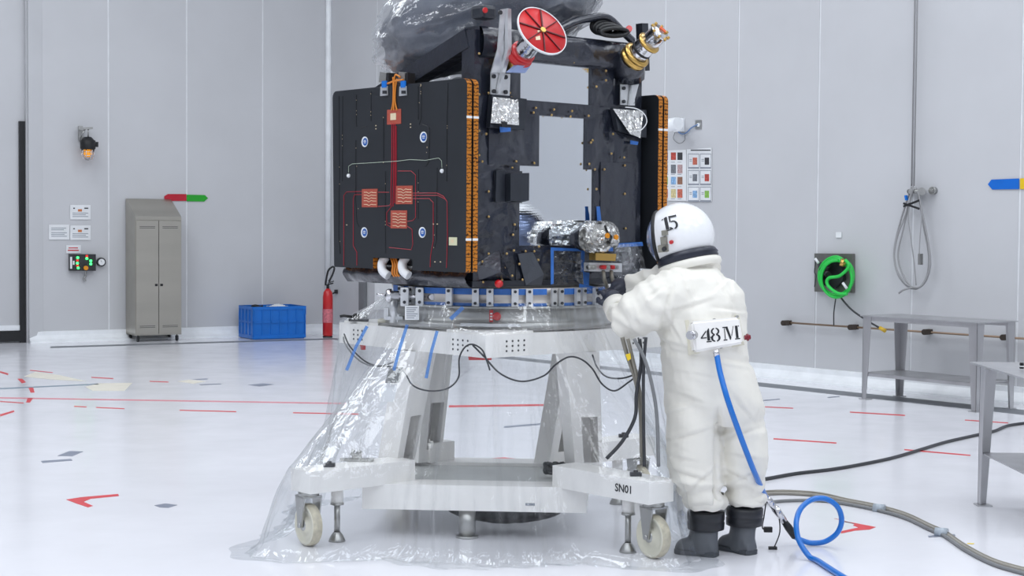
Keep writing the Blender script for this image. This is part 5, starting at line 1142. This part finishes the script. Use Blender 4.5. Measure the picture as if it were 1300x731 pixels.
# neck ring
nc = atY(872.5, 325.5, 8.13); nn = Vector((-.22,.16,.96)).normalized()
m = MB(); m.lathe([(.146,-.030),(.156,-.030),(.160,-.022),(.156,-.013),(.162,-.006),(.156,.004),(.150,.016),(.138,.020),(.138,-.030)], nc, nn, 48); m.build('neck_ring', mat('navy_rubber',(38,42,56),.35), pr)
m = MB(); m.lathe([(.158,-.075),(.168,-.06),(.166,-.04),(.155,-.031)], nc, nn, 48); m.build('collar', M_suit, pr)
# pack with "48 M"
bp4 = [atY(878,408,7.765), atY(939,402,7.80), atY(945,436,7.79), atY(882,447.5,7.755)]
pn = (bp4[1]-bp4[0]).cross(bp4[2]-bp4[0]).normalized(); pn = pn if pn.y < 0 else -pn
m = MB(); m.prism(bp4, -pn*.10); bm = bmesh.new(); me = bpy.data.meshes.new('t'); me.from_pydata(m.v, [], m.f); bm.from_mesh(me); bmesh.ops.recalc_face_normals(bm, faces=bm.faces[:]); bmesh.ops.bevel(bm, geom=bm.edges[:], offset=.012, segments=3, affect='EDGES'); bm.verts.index_update()
m = MB(); m.add([v.co.copy() for v in bm.verts], [[v.index for v in f.verts] for f in bm.faces]); bm.free(); pk = m.build('pack', M_white, pr)
ce_ = sum(bp4, Vector())/4
m = MB(); fl_ = [ce_+(p-ce_)*1.13-pn*.06 for p in bp4]; m.prism(fl_, -pn*.012); m.build('flange', M_cream, pk)
exx = (bp4[1]-bp4[0]).normalized(); eyy = pn.cross(exx); eyy = eyy if eyy.z > 0 else -eyy
for ch, dx in (('4',-.062),('8',-.012),('M',.062)):
    m = MB(); vs, fs = glyph(ch, .068); m.add([ce_+pn*.0015+exx*(dx+x)+eyy*(y-.004) for x, y in vs], fs); m.build('lettering', M_ink, pk)
for (u_, v_) in ((-.118,.065),(0,.08),(.118,.085),(-.118,-.075),(.02,-.078),(.118,-.06),(-.125,0),(.122,.01)):
    m = MB(); c = ce_+exx*u_+eyy*v_*.88-pn*.05; m.cyl(c, c+pn*.02, .007, seg=8); m.build('screw', M_steel, pk)
m = MB(); c = atY(881,425,7.76); m.cyl(c, c+pn*.04-exx*.03, .022, seg=14); m.cyl(c+pn*.04-exx*.03, c+pn*.05-exx*.036, .016, seg=14); m.build('steel_fitting', M_chrome, pk)
m = MB(); c = atY(945,428.5,7.80); m.cyl(c, c+exx*.03, .012, seg=12); m.cyl(c+exx*.012, c+exx*.02, .018, seg=12); m.build('red_valve', mat('dark_red_valve',(130,26,44),.3), pk)
m = MB(); m.cyl(atY(908.5,444,7.77), atY(910,452,7.77), .016, seg=12); m.build('hose_fitting', M_chrome, pk)
# gloves
def hand(w0, w1, name='glove', curl=1.0, fs_=(0.0,)):
    """w0 wrist, w1 knuckle centre; five fingers closing downwards"""
    w0 = Vector(w0); w1 = Vector(w1); d = (w1-w0).normalized(); sd = d.cross(UP).normalized(); up = sd.cross(d); m = MB()
    m.tube([w0-d*.05, w0, w0+d*.03, w1-d*.01, w1+d*.008], [.045,.040,.045,.048,.038], 14)
    for i,(o, L) in enumerate(((-.036,.075),(-.012,.088),(.012,.083),(.034,.066))):
        p0 = w1+sd*o; p1 = p0+d*L*.42-up*.008; p2 = p1+(d*.75-up*.65*curl)*L*.35; p3 = p2+(d*.3-up*.95*curl)*L*.3
        m.tube(smooth_path([p0-d*.03, p0, p1, p2, p3], 3), [.0125]*3+[.0125]*3+[.0115]*3+[.0105]*3+[.008], 8)
    p0 = w0+d*.03-sd*.04-up*.005; m.tube(smooth_path([p0, p0-sd*.022+d*.025-up*.012, p0-sd*.018+d*.06-up*.03, p0-sd*.006+d*.082-up*.04], 3), [.016]*3+[.015]*3+[.013]*3+[.010], 8)
    return remesh(m, .005, 1, name, mat('dark_glove',(48,52,66),.5), pr)
hand(atY(782,390,8.11), atY(775,375,8.17)); hand(atY(797,362,8.36), atY(781,366,8.40))
m = MB(); a = atY(786,396,8.07); bb_ = atY(780,386,8.13); m.cyl(a, bb_, .070, .064, seg=24); m.build('cuff', M_suit, pr)
# boots
def boot(top, toe, heel, hw, name='boot'):
    m = MB(); f = (toe-heel); f.z = 0; L = f.length; f.normalize(); s_ = Vector((-f.y, f.x, 0)); ank = heel+f*.075
    def rg(c, a, b5, tilt=0, n=20): return [c+f*(math.cos(t_)*a)+s_*(math.sin(t_)*b5)+UP*(math.cos(t_)*tilt) for t_ in [2*math.pi*k/n for k in range(n)]]
    rows = [rg(top, .075,.068), rg(Vector(top)*.5+(ank+UP*.13)*.5, .075,.062), rg(ank+UP*.12, .074,.056), rg(ank+UP*.05+f*.01, .085,.052), rg(ank+UP*.01+f*.01, .085,.050)]
    vs = sum(rows, []); n = 20; fs = [(i*n+k, i*n+(k+1) % n, (i+1)*n+(k+1) % n, (i+1)*n+k) for i in range(len(rows)-1) for k in range(n)]+[tuple(range(n)), tuple((len(rows)-1)*n+k for k in range(n))]; m.add(vs, fs)
    def vr(t_, h, w_): 
        c = heel+f*(L*t_); n=16; return [c+s_*(math.cos(a)*w_)+UP*(max(.012, h*.5+math.sin(a)*h*.5)) for a in [2*math.pi*k/n for k in range(n)]]
    rows = [vr(.02,.06,.036), vr(.12,.12,.046), vr(.35,.135,.048), vr(.55,.105,.050), vr(.75,.085,.054), vr(.9,.072,.048), vr(.985,.05,.030)]
    vs = sum(rows, []); n = 16; fs = [(i*n+k, i*n+(k+1) % n, (i+1)*n+(k+1) % n, (i+1)*n+k) for i in range(len(rows)-1) for k in range(n)]+[tuple(range(n)), tuple((len(rows)-1)*n+k for k in range(n))]; m.add(vs, fs)
    bt = remesh(m, .007, 3, name, M_boot, pr)
    q = MB(); out = []
    for t_, w_ in ((0.0,.025),(.04,.042),(.2,.047),(.4,.042),(.62,.052),(.8,.056),(.93,.046),(1.0,.022)): out.append((t_, w_))
    pts = [heel+f*(L*t_*1.01)+s_*w_ for t_, w_ in out]+[heel+f*(L*t_*1.01)-s_*w_ for t_, w_ in reversed(out)]
    q.prism([Vector((p.x,p.y,.001)) for p in pts], UP*.022); q.build('sole', mat('boot_sole',(70,74,80),.6), bt)
    m = MB(); tp = Vector(top)
    m.lathe([(.080,-.005),(.094,0),(.096,.035),(.090,.042),(.096,.048),(.096,.085),(.088,.092),(.07,.095)], tp-UP*.015, UP, 32); m.build('boot_cuff', M_cuff, pr)
Lh = atZ(911, 706.5); Lt = atZ(858, 701); Rh = atZ(956, 704.5); Rt = atZ(915, 695)
tL = atY(896, 667, 8.01); tR = atY(945, 662, 8.07)
boot(tL, Lt, Lh, 0); boot(tR, Rt, Rh, 0)
# trouser hems blousing over the boot cuffs
for cx, cy, D, w_ in ((895,642,7.99,.094),(946,637,8.07,.088)):
    c = atY(cx, cy, D); m = MB(); m.grid(lambda u,v: c+Vector((math.cos(u*6.2832)*(w_+.022*math.sin(v*3.14)+.005*math.sin(u*60)), math.sin(u*6.2832)*(w_+.018*math.sin(v*3.14)), -.012+.075*v+.004*math.sin(u*37))), 60, 8, closed_u=True); m.build('trouser_hem', M_suit, pr, fix=False)
# blue air hose
t = thing('air_hose', 'blue air hose from the suit pack, standing in a loop on the floor', 'hose', atZ(1040,690))
def hz(x, y, z): return atZ(x, y, z)
pth = [atY(910,450,7.77), atY(914,472,7.74), atY(924,508,7.69), atY(938,548,7.71), atY(954,590,7.80), atY(966,618,8.00), atY(972.5,632,8.12)]
m = MB(); m.tube(smooth_path(pth, 8), .0145, 10); m.build('upper_hose', M_hose, t)
m = MB(); a = atY(972,631,8.12); c = atY(984,645,8.17); d = atY(995,661,8.21); m.tube([a, a*.6+c*.4, c, c*.99+d*.01, d], [.019,.021,.016,.021,.019], 14); m.build('steel_coupling', M_chrome, t)
m = MB(); m.tube([d, d*.6+atY(1010,682,8.24)*.4, atY(1009,681,8.24)], [.016,.021,.019], 10); m.build('black_sleeve', M_black, t)
lp = [(1008,680.5,8.24),(1016,685,8.24),(1030,689,8.24),(1048,687,8.22),(1063,676,8.20),(1068.5,660,8.18),(1063,643,8.16),(1048,633,8.14),(1031,634,8.12),(1017,645,8.08),(1011,662,8.0),(1013,682,7.94),(1021,698,7.9),(1035,714,7.83),(1052,726,7.64),(1075,740,7.40),(1105,754,7.18)]
m = MB(); m.tube([Vector((p.x,p.y,max(p.z,.016))) for p in smooth_path([atY(*q) for q in lp], 7)], .0145, 10); m.build('lower_hose', M_hose, t)
for p_ in ([(973,634,8.12),(970,655,8.13),(968,670,8.16),(975,672,8.16)], [(989,655,8.19),(990,675,8.18),(984,692,8.15),(981,697,8.15)]):
    m = MB(); m.tube(smooth_path([atY(*q) for q in p_], 5), .0035, 6); m.build('strap', M_black, t)
    c = atY(*p_[-1]); m = MB(); m.box((-.022,-.012,-.014),(.022,.012,.014),.003); m.v = [tuple(c+Vector(v)) for v in m.v]; m.build('strap_clip', M_black, t)
# ================================================================ CLEAR PLASTIC DRAPE
def drape():
    """sheet hung from the adapter, over the frame and outriggers, down to the floor"""
    t = thing('plastic_drape', 'clear plastic sheet draped over the white trolley down to the floor', 'plastic sheet', SC, YAW)
    rng = random.Random(5)
    def star(phi):                                   # 1 on the outrigger axes, 0 between them
        return max(0, math.cos(4*phi))**1.3 if True else 0
    def rad(phi, z):
        s = star(phi)
        # corners of the square upper frame lie between the outriggers
        top = .66/max(abs(math.cos(phi)), abs(math.sin(phi)))
        top = min(top, .90)
        if z > 1.13: 
            k = (z-1.13)/.14; return top*(1-k)+.635*k
        k = (1.13-z)/1.13
        axis = phi % (math.pi/2)
        which = round(phi/(math.pi/2)) % 4           # 0:+u 1:+L 2:-u 3:-L
        reach = {0:1.28, 1:1.06, 2:1.36, 3:1.36}[which]
        if z > .41:
            kk = (1.13-z)/.72; mid = reach+.0
            rr = top + (max(.98, .92+(mid-.92)*s) - top)*kk**1.15
        else:
            base = max(.98, .92+(reach-.92)*s); kk = (.41-z)/.41
            fl = max(0, math.cos((phi-math.pi)*2))**2 if abs(phi-math.pi) < .8 else 0
            rr = base + (.17*fl+.03+.07*(1-s)+.05*math.sin(phi*3+1))*kk
        return rr
    m = MB(); nu, nv = 420, 64
    zs = []
    def fn(u, v):
        phi = u*2*math.pi; z = 1.27*(1-v)**1.0
        r = rad(phi, z); k = min(1, max(0, (1.13-z)/1.0))
        fold = .016*math.sin(phi*23+1.5*math.sin(phi*3)) + .011*math.sin(phi*41+2*math.sin(phi*5)+z*2) + .012*math.sin(phi*67+z*3+3*math.sin(phi*2))*k
        r += fold*(.25+1.2*k)*(1-.6*star(phi)) + abs(fold)*.3
        r += noise.noise(Vector((math.cos(phi)*3, math.sin(phi)*3, z*4)))*.02*k + wr((math.cos(phi)*1.6, math.sin(phi)*1.6, z*.6), 4, .016)*k
        if z < .05: r += (.05-z)*.9*(1+.6*math.sin(phi*9))
        zz = max(.004+.004*math.sin(phi*30)**2, z - (.0 if z > .02 else .0))
        return S(r*math.cos(phi), r*math.sin(phi), zz)
    m.grid(fn, nu, nv, closed_u=True)
    m.build('sheet', M_film, t, fix=False)
    # crumpled hem lying on the floor
    h = MB()
    def hem(u, v):
        phi = u*2*math.pi; r = rad(phi, 0)+.03+.16*v*(.6+.4*math.sin(phi*7)) + .02*math.sin(phi*37)
        return S(r*math.cos(phi), r*math.sin(phi), .004+.018*abs(noise.noise(Vector((phi*9, v*4, 0))))*(1-v)+.004*v)
    h.grid(hem, 300, 6, closed_u=True); h.build('hem', M_film, t, fix=False)
    return t
dr_ = drape()
for i,p_ in enumerate(([(466,414),(452,440),(440,470)], [(517,412),(508,440),(500,470)], [(555,420),(548,445),(541,480)], [(572,405),(588,390)] )):
    strip('blue_strip', p_, 4 if i<3 else 5, dr_, 7.92 if i else 8.1)
